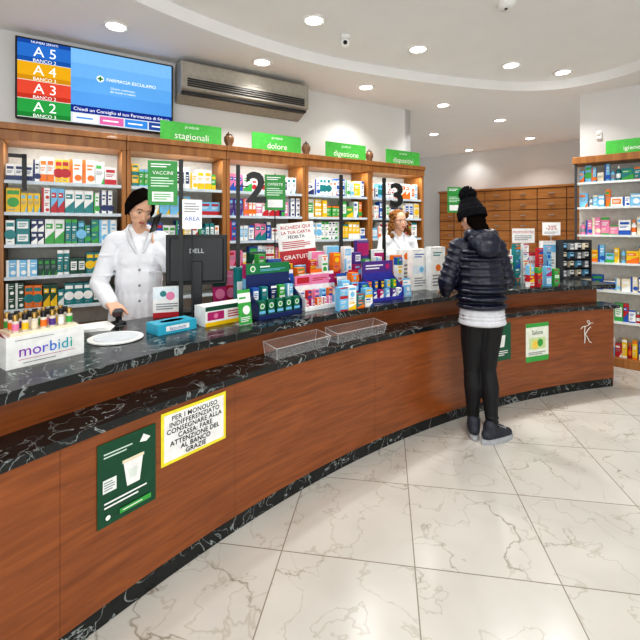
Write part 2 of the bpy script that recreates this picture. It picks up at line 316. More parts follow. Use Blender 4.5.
def pbox(w,h,d,base,acc,st,name):
    k=(round(w,3),round(h,3),round(d,3),base,acc,st,name)
    if k in BX: return BX[k]
    mb=MB().box(-w/2,0,0,w/2,d,h,pc(base)); A=acc
    pr={0:[('r',-.5,.0,.5,.32,A),('l',-.38,.45,.3,.62,2,A if base=='white' else 'white'),('r',-.38,.7,.38,.86,A)],
        1:[('p',[(-.5,0),(.5,0),(.5,.55),(-.5,.2)],A),('r',-.4,.62,.3,.82,A),('l',-.36,.66,.2,.78,1,'white')],
        2:[('r',-.38,.25,.38,.8,'white' if base!='white' else A),('l',-.3,.35,.3,.7,3,base if base!='white' else 'white')],
        3:[('r',-.5,0,-.22,1,A),('l',-.12,.55,.42,.85,2,A if base=='white' else 'white'),('d',.2,.25,.13,A)],
        4:[('d',0,.42,.2,A),('r',-.42,.74,.42,.9,A),('l',-.3,.08,.3,.17,1,'grey')],
        5:[('r',-.42,.72,.2,.88,A),('l',-.42,.42,.38,.62,3,'grey'),('p',[(.1,.0),(.5,.0),(.5,.36)],A)],
        6:[('r',-.5,.86,.5,1,A),('r',-.5,.0,.5,.1,A),('l',-.36,.52,.36,.74,2,A if base=='white' else 'white'),('l',-.36,.2,.1,.4,3,'grey' if base=='white' else 'cream')]}[st]
    deco(mb,w,h,0,pr); mb.rect(-w/2+.002,h*.965,w/2-.002,h*.972,-.0003,pc('grey'))
    o=mb.build(name); BX[k]=[o,False]; return BX[k]
def put_box(w,h,d,base,acc,st,loc,rz,label,group=None,cat='box',name='medicine_box'):
    e=pbox(w,h,d,base,acc,st,name); o=e[0]
    if e[1]: o=o.copy(); COL.objects.link(o)
    e[1]=True
    for k in ('label','category','group'):
        if k in o: del o[k]
    o.location=loc; o.rotation_euler=(0,0,rz); return tag(o,label,cat,group)
NB=0
for i in range(5):
    o=cabinet(i)
    for r,z in enumerate(SHZ):
        if (r==4 and i>0) or (r==3 and i>2): continue
        x=.045; n=0
        cool=(i==0 and r>=2)
        while True:
            w=random.choice([.04,.045,.055,.065,.09]); h=random.choice([.1,.13,.155,.175,.19,.2]); d=random.choice([.08,.11])
            rep=random.choice([1,1,1,2,2,3]); base='white' if random.random()<(.1 if cool else .3) else random.choice(ROWS[i][r]); acc=random.choice([c for c in (('white','light blue','teal','green','white','yellow') if cool else ('blue','red','green','orange','yellow','light blue','white','teal','green','white','navy')) if c!=base]); st=random.randrange(7)
            stop=False
            for q in range(rep):
                if x+w>BW-.045: stop=True; break
                p=o+CD*(x+w/2)+CN*(.03+random.random()*.03)+V((0,0,z+.0005))
                lev=2 if h<.105 else 1
                for L_ in range(lev):
                    put_box(w,h,d,base,acc,st,p+V((0,0,L_*(h+.0005))),CRZ,f'{"upper " if L_ else ""}{base} and {acc} medicine box, {ORD[min(n,20)]} from left on {ORD[r]} shelf under {CABD[i]}' ,'medicine boxes in the '+CABD[i]+' cabinet'); NB+=1
                x+=w+.003; n+=1
            if stop: break
            x+=random.choice([.001,.002,.004,.007])
print('shelf boxes',NB)
# black bracket on the leftmost cabinet
p=C0+CD*.155; s=thing('shelf_bracket','black upright bracket with short arm on the left edge of the television cabinet','bracket',(p.x,p.y,0),CRZ)
MB().box(-.015,-.02,1.84,.015,.004,2.12,M_BLACK).build('upright',s); MB().box(-.1,-.02,2.09,.012,-.004,2.118,M_BLACK).build('arm',s)
# green header signs and jars on top of the cabinets
for i,(t1) in ((1,'stagionali'),(2,'dolore'),(3,'digestione'),(4,'dispositivi')):
    p=C0+CD*(BW*i+.56)+CN*.05; w=.57;h=.185
    s=thing('header_sign',f'green header sign reading {t1} standing on top of a wall cabinet','sign',(p.x,p.y,2.35),CRZ)
    mb=MB().box(-w/2,-.004,.006,w/2,.004,h,pc('4cb848')); deco(mb,w,h,-.004,[('t',t1,0,.34,.34,'white',.84),('t','prodotti',0,.8,.15,'white')]); mb.build('panel',s)
    for x in (-.2,.16): MB().box(x,-.03,0,x+.04,.03,.006,M_STEEL).build('foot',s)
for i,l in ((3,'small brown apothecary jar on cabinet top left of digestione sign'),(4,'small brown apothecary jar on cabinet top left of dispositivi sign'),(2,'small brown apothecary jar on cabinet top left of dolore sign')):
    p=C0+CD*(BW*i+.05)+CN*.1
    j=tag(MB().lathe([(.035,0),(.045,.01),(.032,.03),(.05,.07),(.05,.11),(.03,.125)],mat('7a5638',.35),n=18).build('apothecary_jar',None,(p.x,p.y,2.35)),l,'jar')
    MB().lathe([(.034,.125),(.034,.135),(.012,.15),(.012,.16),(0,.168)],mat('4a3322',.35),n=18).build('lid',j)
# television on the wall
def wallpt(u,off):
    q=C0+CN*off; k=(u-320)/F; t=(k*q.y-q.x)/(CD.x-k*CD.y); return q+CD*t
a=wallpt(15,.29); b=wallpt(173,.29); w=(b-a).length; z0=2.46; h=.68
tv=thing('television','large wall television showing queue numbers above the left wall cabinet','television',((a.x+b.x)/2,(a.y+b.y)/2,z0),CRZ)
MB().box(-w/2,0,0,w/2,.05,h,M_BLACK).build('housing',tv,bevel=.006)
MB().box(-.2,.05,.2,.2,.08,.5,M_DARK).build('wall_bracket',tv)
def em(hx,s=.9): return mat(hx,.6,emit=s,var=.02)
mb=MB(); W=w-.03; hh=h-.03; x0=-W/2; cw=W*.31
y=-.001
mb.rect(x0,.015,x0+W,.015+hh,y,em('0c2a6a'))
hq=hh*.95; mb.rect(x0,.015+hq,x0+cw,.015+hh,y-.001,em('1b4fa0')); mb.text('NUMERI SERVITI',x0+cw*.5,.015+hh*.975,hh*.03,y-.003,em('ffffff',1))
for k,(c1,n,c2) in enumerate((('2f73c9','A 5','1b58a8'),('e8ac1a','A 4','cf9012'),('e0503a','A 3','c03a28'),('2fa04a','A 2','1f8338'))):
    zt=.015+hq-hq*k*.25; zb=zt-hq*.25
    mb.rect(x0,zb,x0+cw,zt,y-.001,em(c1)); mb.text(n,x0+cw*.5,zb+hq*.155,hq*.135,y-.003,em('ffffff',1)); mb.rect(x0,zb,x0+cw,zb+hq*.07,y-.002,em(c2)); mb.text('BANCO '+('3' if k%2 else '2'),x0+cw*.5,zb+hq*.035,hq*.045,y-.003,em('ffffff',1))
    mb.rect(x0,zb,x0+cw,zb+.004,y-.0035,em('f4f4f4',.9))
xm=x0+cw; wm=W-cw
for k,c in enumerate(('5a9fe4','66aaea','74b4ef','82bef4')): mb.rect(xm,.015+hh*(.24+.19*k),x0+W,.015+hh*(.43+.19*k),y-.001,em(c,.9))
mb.rect(xm,.015+hh*.14,x0+W,.015+hh*.24,y-.002,em('0f2f8a')); mb.text('Chiedi un Consiglio al tuo Farmacista di fiducia',xm+wm/2,.015+hh*.19,hh*.06,y-.003,em('ffffff',1),wm*.95)
mb.rect(xm,.015,x0+W,.015+hh*.14,y-.002,em('dfe6ee',.8))
for k,c in enumerate(('e8eef4','d96aa8','3d8ee0','2b4f9a')): mb.rect(xm+wm*(.02+.245*k),.015+hh*.015,xm+wm*(.25+.245*k),.015+hh*.125,y-.003,em(c)); mb.rect(xm+wm*(.05+.245*k),.015+hh*.06,xm+wm*(.2+.245*k),.015+hh*.08,y-.004,em('ffffff' if k else '3d8ee0',.9))
cx=xm+wm*.27; cz=.015+hh*.64; g_=em('1a7a3a',.8)
mb.disc(cx,cz,.03,y-.003,em('f4fff4',.9)); mb.rect(cx-.007,cz-.021,cx+.007,cz+.021,y-.004,g_); mb.rect(cx-.021,cz-.007,cx+.021,cz+.007,y-.0045,g_)
mb.text('FARMACIA ESCULAPIO',cx+wm*.31,cz+.003,.03,y-.003,em('ffffff',1),wm*.5); mb.text('Orario continuato',cx+wm*.22,cz-.07,.02,y-.003,em('f0f6ff',1)); mb.text('dal lunedi al sabato',cx+wm*.22,cz-.1,.02,y-.003,em('f0f6ff',1))
mb.build('screen',tv)
# air conditioner
a=wallpt(181,.12); b=wallpt(309,.12); w=(b-a).length
ac=thing('air_conditioner','grey white air conditioner with louvred front mounted under ceiling beside television','air conditioner',((a.x+b.x)/2,(a.y+b.y)/2,2.79),CRZ)
MA=mat('a39d92',.5)
MB().add([(-w/2,0,.1),(w/2,0,.1),(w/2,.25,0),(-w/2,.25,0),(-w/2,0,.36),(w/2,0,.36),(w/2,.25,.4),(-w/2,.25,.4)],[(0,3,2,1),(4,5,6,7),(0,1,5,4),(1,2,6,5),(2,3,7,6),(3,0,4,7)],MA).build('casing',ac,bevel=.015)
MB().box(-w/2+.06,-.004,.12,w/2-.06,.001,.2,M_DARK).build('air_outlet',ac)
for k in range(3): MB().box(-w/2+.06,-.012,.132+k*.022,w/2-.06,-.004,.138+k*.022,mat('77726a',.5)).build('louvre',ac)
MB().box(-w/2+.03,-.003,.23,w/2-.03,0,.34,mat('aaa498',.5)).build('intake_grille',ac)
MB().box(-w/2+.02,.03,.06,w/2-.02,.16,.08,M_DARK).build('bottom_slot',ac)
# ceiling downlights
def gp2(u,v,z):
    Y=(z-H)*F/(V0-v); return ((u-320)/F*Y,Y,z)
def dl(u,v,z,label,e=9):
    p=gp2(u,v,z); d=thing('ceiling_downlight',label,'ceiling light',p,0,'recessed ceiling downlights')
    MB().lathe([(.075,0),(.1,0),(.103,-.006),(.098,-.012),(.078,-.012),(.072,-.002)],mat('f4f2ee',.4),n=28).build('trim_ring',d)
    MB().lathe([(.0,-.004),(.074,-.004)],em('fffaf2',12),n=24).build('diffuser',d)
    l=bpy.data.lights.new('down','AREA'); l.shape='DISK'; l.size=.14; l.energy=e; l.spread=R(115); l.color=(1,.995,.985); lo=bpy.data.objects.new('down_light',l); COL.objects.link(lo); lo.location=(p[0],p[1],z-.03)
for u,v,z,l,e in ((314,20,3.31,'round recessed ceiling downlight left of the security camera',11),(418,49,3.31,'round recessed ceiling downlight right of the security camera',11),(511,65,3.31,'round ceiling downlight above the customer, second from the right wall',11),(563,72,3.31,'round ceiling downlight in the raised ceiling nearest the right wall',11),
   (116,26,3.2,'round recessed ceiling downlight above the television',6.5),(262,62,3.2,'round recessed ceiling downlight just in front of the air conditioner',6.5),(366,87,3.2,'round recessed ceiling downlight over the digestione cabinet',6.5),(443,105,3.2,'round ceiling downlight past the end of the back wall, largest there',6.5),
   (500,120,3.2,'small far ceiling downlight in front of the drawer wall, nearest of four',10),(530,138,3.2,'small far ceiling downlight closest to the right wall',7),(434,134,3.2,'small far ceiling downlight beside the end of the back wall',8),(469,150,3.2,'smallest far ceiling downlight near the far wall',2.5)):
    dl(u,v,z,l,e)
for x,y in ((-.9,1.2),(.9,1.6),(2.2,2.4),(1.2,-.4),(-1.2,-.8)):
    l=bpy.data.lights.new('down','AREA'); l.shape='DISK'; l.size=.16; l.energy=12; l.color=(1,1,.99); lo=bpy.data.objects.new('down_light',l); COL.objects.link(lo); lo.location=(x,y,3.28)
p=gp2(345,36,3.31); sc=thing('security_camera','small white dome security camera hanging from ceiling','security camera',p)
MB().lathe([(.05,0),(.05,-.02),(.03,-.03)],M_WHITE).build('mount',sc); MB().ball((0,-.01,-.07),.045,M_WHITE).build('dome',sc); MB().ball((0,-.045,-.078),.02,M_BLACK).build('lens',sc)
p=gp2(506,3,3.31); sd=thing('smoke_detector','white round detector on ceiling at the top edge of the photo','detector',p); MB().lathe([(.07,0),(.07,-.02),(.05,-.04),(0,-.045)],M_WHITE).build('case',sd); MB().lathe([(.012,-.043),(.012,-.05),(0,-.052)],M_DARK).build('indicator',sd)
# ------------------------------------------------------------------ FAR DRAWER CABINET
frz=math.atan2(FD.y,FD.x)
dc=thing('drawer_cabinet','wide wooden pharmacy drawer cabinet along the far wall','cabinet',D0,frz)
MB().box(0,.02,0,2.95,.45,2.3,mat('4a2c14',.6)).box(-.02,-.01,2.3,2.97,.45,2.34,M_WOODD).build('carcass',dc)
for r in range(7):
    for c in range(6):
        x0=.02+c*.486; z0=.9+r*.2; d=MB().box(x0,0,z0,x0+.474,.02,z0+.188,M_WOODD).build('drawer',dc,bevel=.004)
        MB().box(x0+.19,-.02,z0+.085,x0+.28,0,z0+.1,M_STEEL).build('handle',d)
MB().box(.02,0,.08,2.93,.02,.88,M_WOODD).build('base_panel',dc)
# ------------------------------------------------------------------ RIGHT SHELVING
SW=1.5
rs=thing('display_shelving','tall wooden topped display shelving with white shelves by right wall','shelving',S0,SRZ)
MB().box(-.02,-.02,2.3,SW,.32,2.38,M_WOODV).build('cornice',rs,bevel=.004)
for x in (0,.72,SW-.03): MB().box(x,.0,0,x+.022,.03,2.3,mat('55575a',.35,metal=.7)).build('upright',rs)
MB().box(0,.3,.1,SW,.32,2.3,mat('d9d5cb',.5)).build('back_panel',rs)
MB().box(0,0,.0,SW,.3,.1,M_WOODV).build('base',rs,bevel=.004)
RZS=[2.08,1.79,1.47,1.155,.84,.5,.1]
for z in RZS[:-1]: MB().box(.0,.03,z-.012,SW,.298,z,M_WHITE).box(0,.02,z-.02,SW,.03,z+.004,mat('e4e8e6',.3)).build('shelf',rs)
def bottle_mb(h,r,c,cap): return MB().lathe([(r*.92,0),(r,.006),(r,h*.62),(r*.8,h*.7),(r*.35,h*.76),(r*.35,h*.82)],pc(c),n=14).lathe([(r*1.004,h*.2),(r*1.004,h*.5)],pc(cap),n=14)
RC=[['white','cream','light blue','teal'],['white','light blue','orange','white'],['white','cream','pink','green'],['light blue','white','blue','yellow'],['white','blue','cream','red'],['white','yellow','red','green'],['yellow','red','blue','white']]
for r,z in enumerate(RZS):
    x=.04; n=0
    while x<1.0:
        if random.random()<.18:
            rad=random.choice([.02,.025,.03]); h=random.choice([.12,.15,.17]); c=random.choice(RC[r]); cap=random.choice([k for k in ('light blue','white','teal','grey','orange') if k!=c]); x+=rad
            p=S0+SD*x+SN*.1+V((0,0,z+.0005)); b=tag(bottle_mb(h,rad,c,cap).build('bottle',None,p),f'{c} bottle with {cap} cap, {ORD[n]} item on {ORD[r]} shelf of right shelving','bottle','products on the right display shelving')
            MB().lathe([(rad*.45,h*.82),(rad*.45,h),(rad*.4,h*1.01)],pc(cap),n=12).build('cap',b); x+=rad+.004
        else:
            w=random.choice([.045,.06,.08,.11]); c=random.choice(RC[r]); acc=random.choice([k for k in ('light blue','green','cream','blue','white','orange') if k!=c]); p=S0+SD*(x+w/2)+SN*.07+V((0,0,z+.0005))
            put_box(w,random.choice([.11,.14,.17,.2]),.08,c,acc,random.randrange(7),p,SRZ,f'{c} and {acc} box, {ORD[min(n,20)]} item on {ORD[r]} shelf of right shelving','products on the right display shelving',name='skincare_box'); x+=w+random.choice([.003,.004,.012])
        n+=1
p=S0+SD*.6+SN*.06; w=.6;h=.16
mb=MB().box(-w/2,-.004,0,w/2,.004,h,pc('4cb848')); deco(mb,w,h,-.004,[('t','igiene',-.1,.4,.3,'white')]); tag(mb.build('header_sign',None,(p.x,p.y,2.38),SRZ),'green header sign on top of the display shelving by right wall','sign')
p=S0+SD*.2+SN*.335
ss=thing('wall_sensor','small white motion sensor on wall above the display shelving','sensor',(p.x,p.y,2.62),SRZ); MB().box(-.03,-.03,0,.03,0,.1,M_WHITE).build('case',ss,bevel=.01); MB().ball((0,-.03,.06),(.02,.012,.025),mat('dcdcd8',.3)).build('lens',ss)
# ------------------------------------------------------------------ POSTS WITH STATION NUMBERS AND POSTERS
def post(u,vt,label,num=None,off=.64,poster=None):
    X,Y,t=hit(u,R0+off); top=H+(V0-vt)/F*Y-WT; rz=R(16)
    s=thing('counter_post',label,'post',(X,Y,WT),rz)
    MB().box(-.013,-.013,.008,.013,.013,top,M_BLACK).build('pole',s); MB().box(-.03,-.03,0,.03,.03,.008,M_BLACK).build('foot',s,bevel=.002)
    if num:
        MB().box(0,-.004,top-.15,.07,.004,top-.142,M_BLACK).build('bracket',s)
        MB().text(num,.125,top-.15,.21,-.002,M_BLACK,ext=.04).build('numeral',s)
    if poster:
        x,z0,w,h,l=poster; mb=MB().box(x-w/2,-.016,z0-WT,x+w/2,-.014,z0-WT+h,pc('2c8f3a')); MM=Matrix.Translation((x,0,0))
        deco(mb,w,h,-.016,[('l',-.4,.84,.3,.95,2,'white'),('t','VACCINI',0,.73,.08,'white'),('l',-.4,.4,.4,.64,4,'cfe8d2'),('r',-.36,.08,.36,.3,'white'),('l',-.3,.11,.3,.27,3,'green')],MM,z0-WT)
        p=mb.build('poster',s); p['label']=l
        MB().box(min(x,0),-.014,z0-WT+h*.5,max(x,0),-.012,z0-WT+h*.5+.012,M_BLACK).build('bracket',s)
post(181,160,'black post beside the computer monitor with a green poster on its left',None,poster=(-.105,1.69,.17,.27,'green poster'))
post(238,165,'black post carrying the numeral two, right of the monitor',num='2')
post(341,175,'black post standing behind the crowded counter displays, without numeral or poster',None)
post(384,178,'black post carrying the numeral three, left of the curly haired pharmacist',num='3')
X,Y,_=hit(275,R0+.7); s=thing('poster_stand','green poster on thin stand right of the numeral two','poster',(X,Y,WT),R(16))
MB().lathe([(.05,0),(.05,.006),(.005,.008)],M_BLACK,n=20).build('foot',s); MB().cyl((0,0,.008),(0,0,.98),.004,M_BLACK,n=8).build('pole',s)
mb=MB().box(-.08,-.008,.7,.08,-.005,.97,pc('2c8f3a')); deco(mb,.16,.27,-.008,[('l',-.4,.84,.3,.95,2,'white'),('t','OFFERTE',0,.73,.08,'white'),('l',-.4,.4,.4,.64,4,'cfe8d2'),('r',-.36,.08,.36,.3,'white')],None,.7); mb.build('poster_card',s)
X,Y,_=hit(454,R0+.66); s=thing('poster_stand','green poster on thin stand just left of customer hat','poster',(X,Y,WT),R(10))
MB().lathe([(.05,0),(.05,.006),(.005,.008)],M_BLACK,n=20).build('foot',s); MB().cyl((0,0,.008),(0,0,.98),.004,M_BLACK,n=8).build('pole',s)
mb=MB().box(-.075,-.008,.72,.075,-.005,.98,pc('2c8f3a')); deco(mb,.15,.26,-.008,[('l',-.4,.84,.3,.95,2,'white'),('l',-.4,.4,.4,.64,4,'cfe8d2'),('r',-.36,.08,.36,.3,'white')],None,.72); mb.build('poster_card',s)
# ------------------------------------------------------------------ THINGS ON THE COUNTER
def cfrz(p): return theta(p)-PI/2
def geo(u0,u1,vt,vb,rz=None):
    p=gp((u0+u1)/2,vb,WT); r=cfrz(p) if rz is None else rz
    n=V((math.sin(r),-math.cos(r))); vd=V((-p.x,-p.y)).normalized(); k=max(.5,abs(n.dot(vd)))
    return p,r,(u1-u0)/F*p.y/k,(vb-vt)/F*p.y
def carton(name,label,cat,u0,u1,vt,vb,d,base,prints,rz=None,group=None,z=0):
    p,r,w,h=geo(u0,u1,vt,vb,rz)
    mb=MB().box(-w/2,0,0,w/2,d,h,pc(base)); deco(mb,w,h,0,prints); mb.rect(-w/2+.001,h*.97,w/2-.001,h*.977,-.0003,pc('grey'))
    o=tag(mb.build(name,None,(p.x,p.y,WT+z),r),label,cat,group); return o,p,r,w,h
# white lip balm carton at the left
a=gp(6,371,WT); b=gp(84,353,WT); rz=math.atan2(b.y-a.y,b.x-a.x); w=(b-a).length; h=.125
cx=thing('display_carton','white display carton with colourful lettering at the left end of the counter','carton',(a+b)/2,rz)
mb=MB().box(-w/2,0,0,w/2,.17,h,pc('white')); deco(mb,w,h,0,[('l',-.4,.86,.25,.91,1,'grey'),('r',-.36,.24,.36,.255,'magenta'),('l',-.3,.1,.24,.16,1,'grey')])
LT=list(zip('morbid\u00ec',('8a2fb0','7d3ec0','5a55d0','3a78d8','1f98cc','14aabb','10b098'))); tw=sum(tgeom(c)[2]+.1 for c,_ in LT); k=w*.7/tw; xx=-w*.35
for c,colr in LT: lw=tgeom(c)[2]*k; mb.text(c,xx+lw/2,h*.53,.72*k,-.002,pc(colr)); xx+=lw+.1*k
mb.build('carton_body',cx)
MB().box(-w/2+.02,.02,h,w/2-.02,.15,h+.012,pc('cream')).build('insert_tray',cx)
MB().add([(-w/2,0,h),(-w/2-.04,0,h+.06),(-w/2-.04,.17,h+.06),(-w/2,.17,h)],[(0,1,2,3)],pc('red')).build('side_flap',cx)
bc=['pink','yellow','cream','orange','purple','white','green']
M4=Matrix.Translation((a+b)/2)@Matrix.Rotation(rz,4,'Z'); MGOLD=mat('a98a4e',.3,metal=.8)
for r in range(3):
    for c in range(7):
        p=M4@V((-w/2+.045+c*(w-.09)/6,.04+r*.045,h+.012)); k=(c+r*3)%7
        t=tag(MB().lathe([(.0115,0),(.0125,.003),(.0125,.045),(.01,.048)],mat('d8cfc0',.25),n=14).lathe([(.0128,.008),(.0128,.036)],pc(bc[k]),n=14).build('lip_balm',None,p),f'{bc[k]} banded lip balm, {ORD[c]} from left in {("front","middle","back")[r]} row of the white carton','lip balm','lip balms on the white carton')
        MB().lathe([(.011,.048),(.011,.07),(.01,.072)],pc('black') if (c+r)%2 else MGOLD,n=14).build('cap',t)
# white dish, papers
p=gp(116,339,WT); d=tag(MB().lathe([(.12,0),(.13,.004),(.13,.01),(.0,.01)],M_WHITE,n=40,sm=False).build('change_dish',None,p),'round white change dish on the counter in front of the scanner','dish')
MB().lathe([(.105,.0101),(.105,.013),(0,.013)],pc('d5dade'),n=36,sm=False).build('dish_insert',d)
p=gp(88,329,WT); mb=MB()
for k in range(7): mb.box(-.12,-.085,.0022*k,.12,.085,.0022*k+.0018,M_WHITE,Matrix.Rotation(R(3*k-8),4,'Z'))
tag(mb.build('paper_stack',None,p,R(30)),'stack of white paper sheets behind the white display carton','paper')
# barcode scanner in cradle
p=gp(118,324,WT); s=thing('barcode_scanner','black handheld barcode scanner lying in cradle beside the pharmacist','scanner',p,R(20))
MB().lathe([(.045,0),(.045,.012),(.015,.02),(.013,.05)],M_BLACK).build('cradle',s); MB().box(-.025,-.06,.05,.025,.05,.085,M_BLACK).build('head',s,bevel=.01); MB().cyl((0,.03,.06),(0,.07,.0),.016,M_DARK).build('grip',s); MB().box(-.018,-.062,.056,.018,-.06,.078,pc('3a1012')).build('window',s)
# turquoise tissue box
p,r,w,h=geo(155,201,312,332); t=thing('tissue_box','turquoise tissue box with white label on the counter','box',p,r); w=.23
mb=MB().box(-w/2,0,0,w/2,.125,.055,pc('35a9c6')); deco(mb,w,.055,0,[('r',-.3,.25,.3,.75,'white'),('t','fazzoletti',0,.5,.35,'blue',.5)]); mb.build('carton_body',t,bevel=.002)
MB().lathe([(.0,.0),(1,.0)],pc('white'),Matrix.Translation((0,.0625,.0556))@Matrix.Diagonal((.07,.028,1,1)),sm=False).build('tissue_opening',t)
carton('leaflet_box','small white and pink leaflet box behind the turquoise tissue box','box',154,181,287,317,.04,'white',[('r',-.5,.6,.5,1,'e3eef2'),('d',.1,.7,.14,'pink'),('d',-.15,.78,.1,'teal'),('r',-.5,0,.5,.16,'red'),('l',-.4,.24,.4,.48,3,'grey')],rz=R(20))
# low striped carton and booklets
carton('display_carton','low yellow, red and white carton between tissue box and blue display','carton',207,250,304,323,.12,'white',[('r',-.5,.0,.5,.2,'yellow'),('r',-.5,.78,.5,1,'dark green'),('r',-.46,.3,-.1,.72,'magenta'),('d',-.28,.5,.13,'pink'),('l',-.02,.3,.45,.7,3,'red')])
for k,(c,c2) in enumerate((('magenta','dark green'),('red','pink'),('dark green','magenta'))):
    q=gp(221+k*11,309-k*1.8,WT); mb=MB().box(-.05,0,0,.05,.012,.26,pc(c)); deco(mb,.1,.26,0,[('r',-.5,.6,.5,1,c2),('d',0,.4,.14,'pink'),('t','OFFERTA',0,.85,.07,'white'),('l',-.4,.05,.4,.18,2,'white')])
    tag(mb.build('booklet',None,q,cfrz(q)-R(6),rx=R(-8)),f'{c} and {c2} booklet standing, {ORD[k]} from left behind the low striped carton','booklet','booklets behind the striped carton')
# monitors seen from behind
def monitor(p,rz,label,w=.46,h=.3,nk=.14,logo=None):
    m=thing('computer_monitor',label,'monitor',p,rz)
    MB().box(-w/2,-.012,nk,w/2,.012,nk+h,M_BLACK).build('bezel',m,bevel=.005); MB().box(-w*.44,-.03,nk+.02,w*.44,-.012,nk+h-.02,M_DARK).build('rear_cover',m,bevel=.012)
    MB().box(-.035,-.055,.01,.035,-.035,nk+.16,M_DARK).build('stand_neck',m,bevel=.004); MB().box(-.1,-.09,0,.1,.06,.012,M_BLACK).build('stand_foot',m,bevel=.004); MB().rect(w/2-.01,nk+.01,-w/2+.01,nk+h-.01,.0125,mat('20304a',.2,emit=.3)).build('screen',m)
    if logo: MB().text(logo,0,nk+h*.68,.03,-.0315,pc('b8bcc0'),ext=-.02).build('badge',m)
monitor(gp(197,311,WT),R(14),'black computer monitor seen from behind, beside the pharmacist on the phone',.4,.34,.18,'DELL')
X,Y,_=hit(369,R0+.77); monitor(V((X,Y,WT)),R(14),'black computer monitor seen from behind, left of the curly haired pharmacist',.18,.22)
X,Y,_=hit(192,R0+.45)
s=thing('sign_holder','small white paper sign reading AREA beside the black post','sign',(X,Y,WT),R(25))
MB().box(-.04,-.03,0,.04,.03,.006,M_DARK).build('foot',s); MB().cyl((0,0,.006),(0,0,.62),.004,M_DARK,n=8).build('pole',s)
mb=MB().box(-.055,-.007,.56,.055,-.004,.73,M_WHITE); deco(mb,.11,.17,-.007,[('t','AREA',0,.35,.15,'blue'),('l',-.4,.55,.4,.9,4,'grey')],None,.56); mb.build('sign_card',s)
# counter displays with packs
def display(name,label,u0,u1,vt,vb,d,base,head,prints,tiers,hf=.3):
    p,r,w,h=geo(u0,u1,vt,vb); s=thing(name,label,'display stand',p,r)
    MB().box(-w/2,0,0,w/2,d,.03,pc(base)).build('tray',s,bevel=.002)
    MB().box(-w/2,d-.004,.03,w/2,d,h*(1-hf),pc(base)).build('back_card',s)
    for sx in (-1,1): MB().add([(sx*w/2,0,.03),(sx*w/2,d,.03),(sx*w/2,d,h*.65),(sx*w/2,0,.09)],[(0,1,2,3)],pc(base)).build('side_wing',s)
    mb=MB().box(-w/2,d-.006,h*(1-hf),w/2,d,h,pc(head)); deco(mb,w,h*hf,d-.006,prints,None,h*(1-hf)); mb.build('header_card',s)
    for k in range(1,tiers): MB().box(-w/2+.002,d*k/tiers,.03+(h*.5-.03)*k/tiers*.8,w/2-.002,d-.004,.034+(h*.5-.03)*k/tiers*.8,pc(base)).build('tier',s)
    return p,r,w,h,Matrix.Translation(p)@Matrix.Rotation(r,4,'Z')
p,r,w,h,M4=display('counter_display','dark blue and green counter display with round logo, left of white sign',260,303,264,317,.14,'navy','1d7a48',[('d',-.36,.5,.3,'white'),('d',-.36,.5,.2,'green'),('l',-.2,.5,.1,.8,1,'white'),('l',-.2,.2,.42,.45,2,'light blue')],2,.2)
for k in range(5):
    q=M4@V((-w/2+.035+k*(w-.07)/4,.012,.0305)); mb=MB().box(-.024,0,0,.024,.04,.085,pc('0f6a4c')); deco(mb,.048,.085,0,[('d',0,.62,.2,'white'),('d',0,.62,.13,'green'),('r',-.5,.08,.5,.28,'light blue')])
    tag(mb.build('herbal_pack',None,q,r),f'green herbal pack, {ORD[k]} from left on the front tier of the blue display','box','green packs in the blue display')
tz=.0345+(h*.5-.03)*.4
for k in range(5):
    c=('blue','teal','navy','green','light blue')[k]; q=M4@V((-w/2+.035+k*(w-.07)/4,.08,tz)); put_box(.046,.1,.04,c,'white',(2,5,6,0,3)[k],q,r,f'{c} pack on the upper tier of the blue display, {ORD[k]} from left','packs on the upper tier',name='herbal_pack')
p,r,w,h,M4=display('counter_display','white cosmetics display with red trim in front of the white sign',306,340,276,309,.12,'white','pink',[('r',-.45,.2,-.1,.8,'red'),('l',0,.3,.42,.7,2,'red')],2)
for k in range(6):
    q=M4@V((-w/2+.024+k*(w-.048)/5,.01,.0305)); c=('red','magenta','orange','white','pink','light blue')[k]; put_box(.03,.05,.03,c,'white' if c!='white' else 'red',3,q,r,f'{c} cosmetic box, {ORD[k]} from left at front of the white cosmetics display','cosmetic boxes',name='cosmetic_box')
for k in range(5):
    q=M4@V((-w/2+.026+k*(w-.052)/4,.065,.0345+(h*.5-.03)*.4)); c=('white','red','pink','light blue','orange')[k]; put_box(.036,.06,.03,c,'blue',0,q,r,f'{c} tall cosmetic box on upper tier of white display, {ORD[k]} from left','tall cosmetic boxes',name='cosmetic_box')
p,r,w,h,M4=display('counter_display','purple and blue display in front of number 3 post, full of small boxes',374,404,262,301,.13,'3a3a9c','purple',[('l',-.4,.25,.2,.75,2,'white'),('d',.32,.5,.25,'magenta')],2)
for k in range(5):
    q=M4@V((-w/2+.03+k*(w-.06)/4,.01,.0305)); c=('blue','magenta','light blue','purple','white')[k]; put_box(.036,.06,.035,c,'white' if c!='white' else 'blue',1,q,r,f'{c} vitamin box, {ORD[k]} from left at front of purple display','vitamin boxes',name='vitamin_box')
for k in range(5):
    q=M4@V((-w/2+.03+k*(w-.06)/4,.07,.0345+(h*.5-.03)*.4)); c=('magenta','blue','navy','light blue','green')[k]; put_box(.036,.07,.035,c,'yellow',4,q,r,f'{c} vitamin box on the upper tier of purple display, {ORD[k]} from left','upper vitamin boxes',name='vitamin_box')
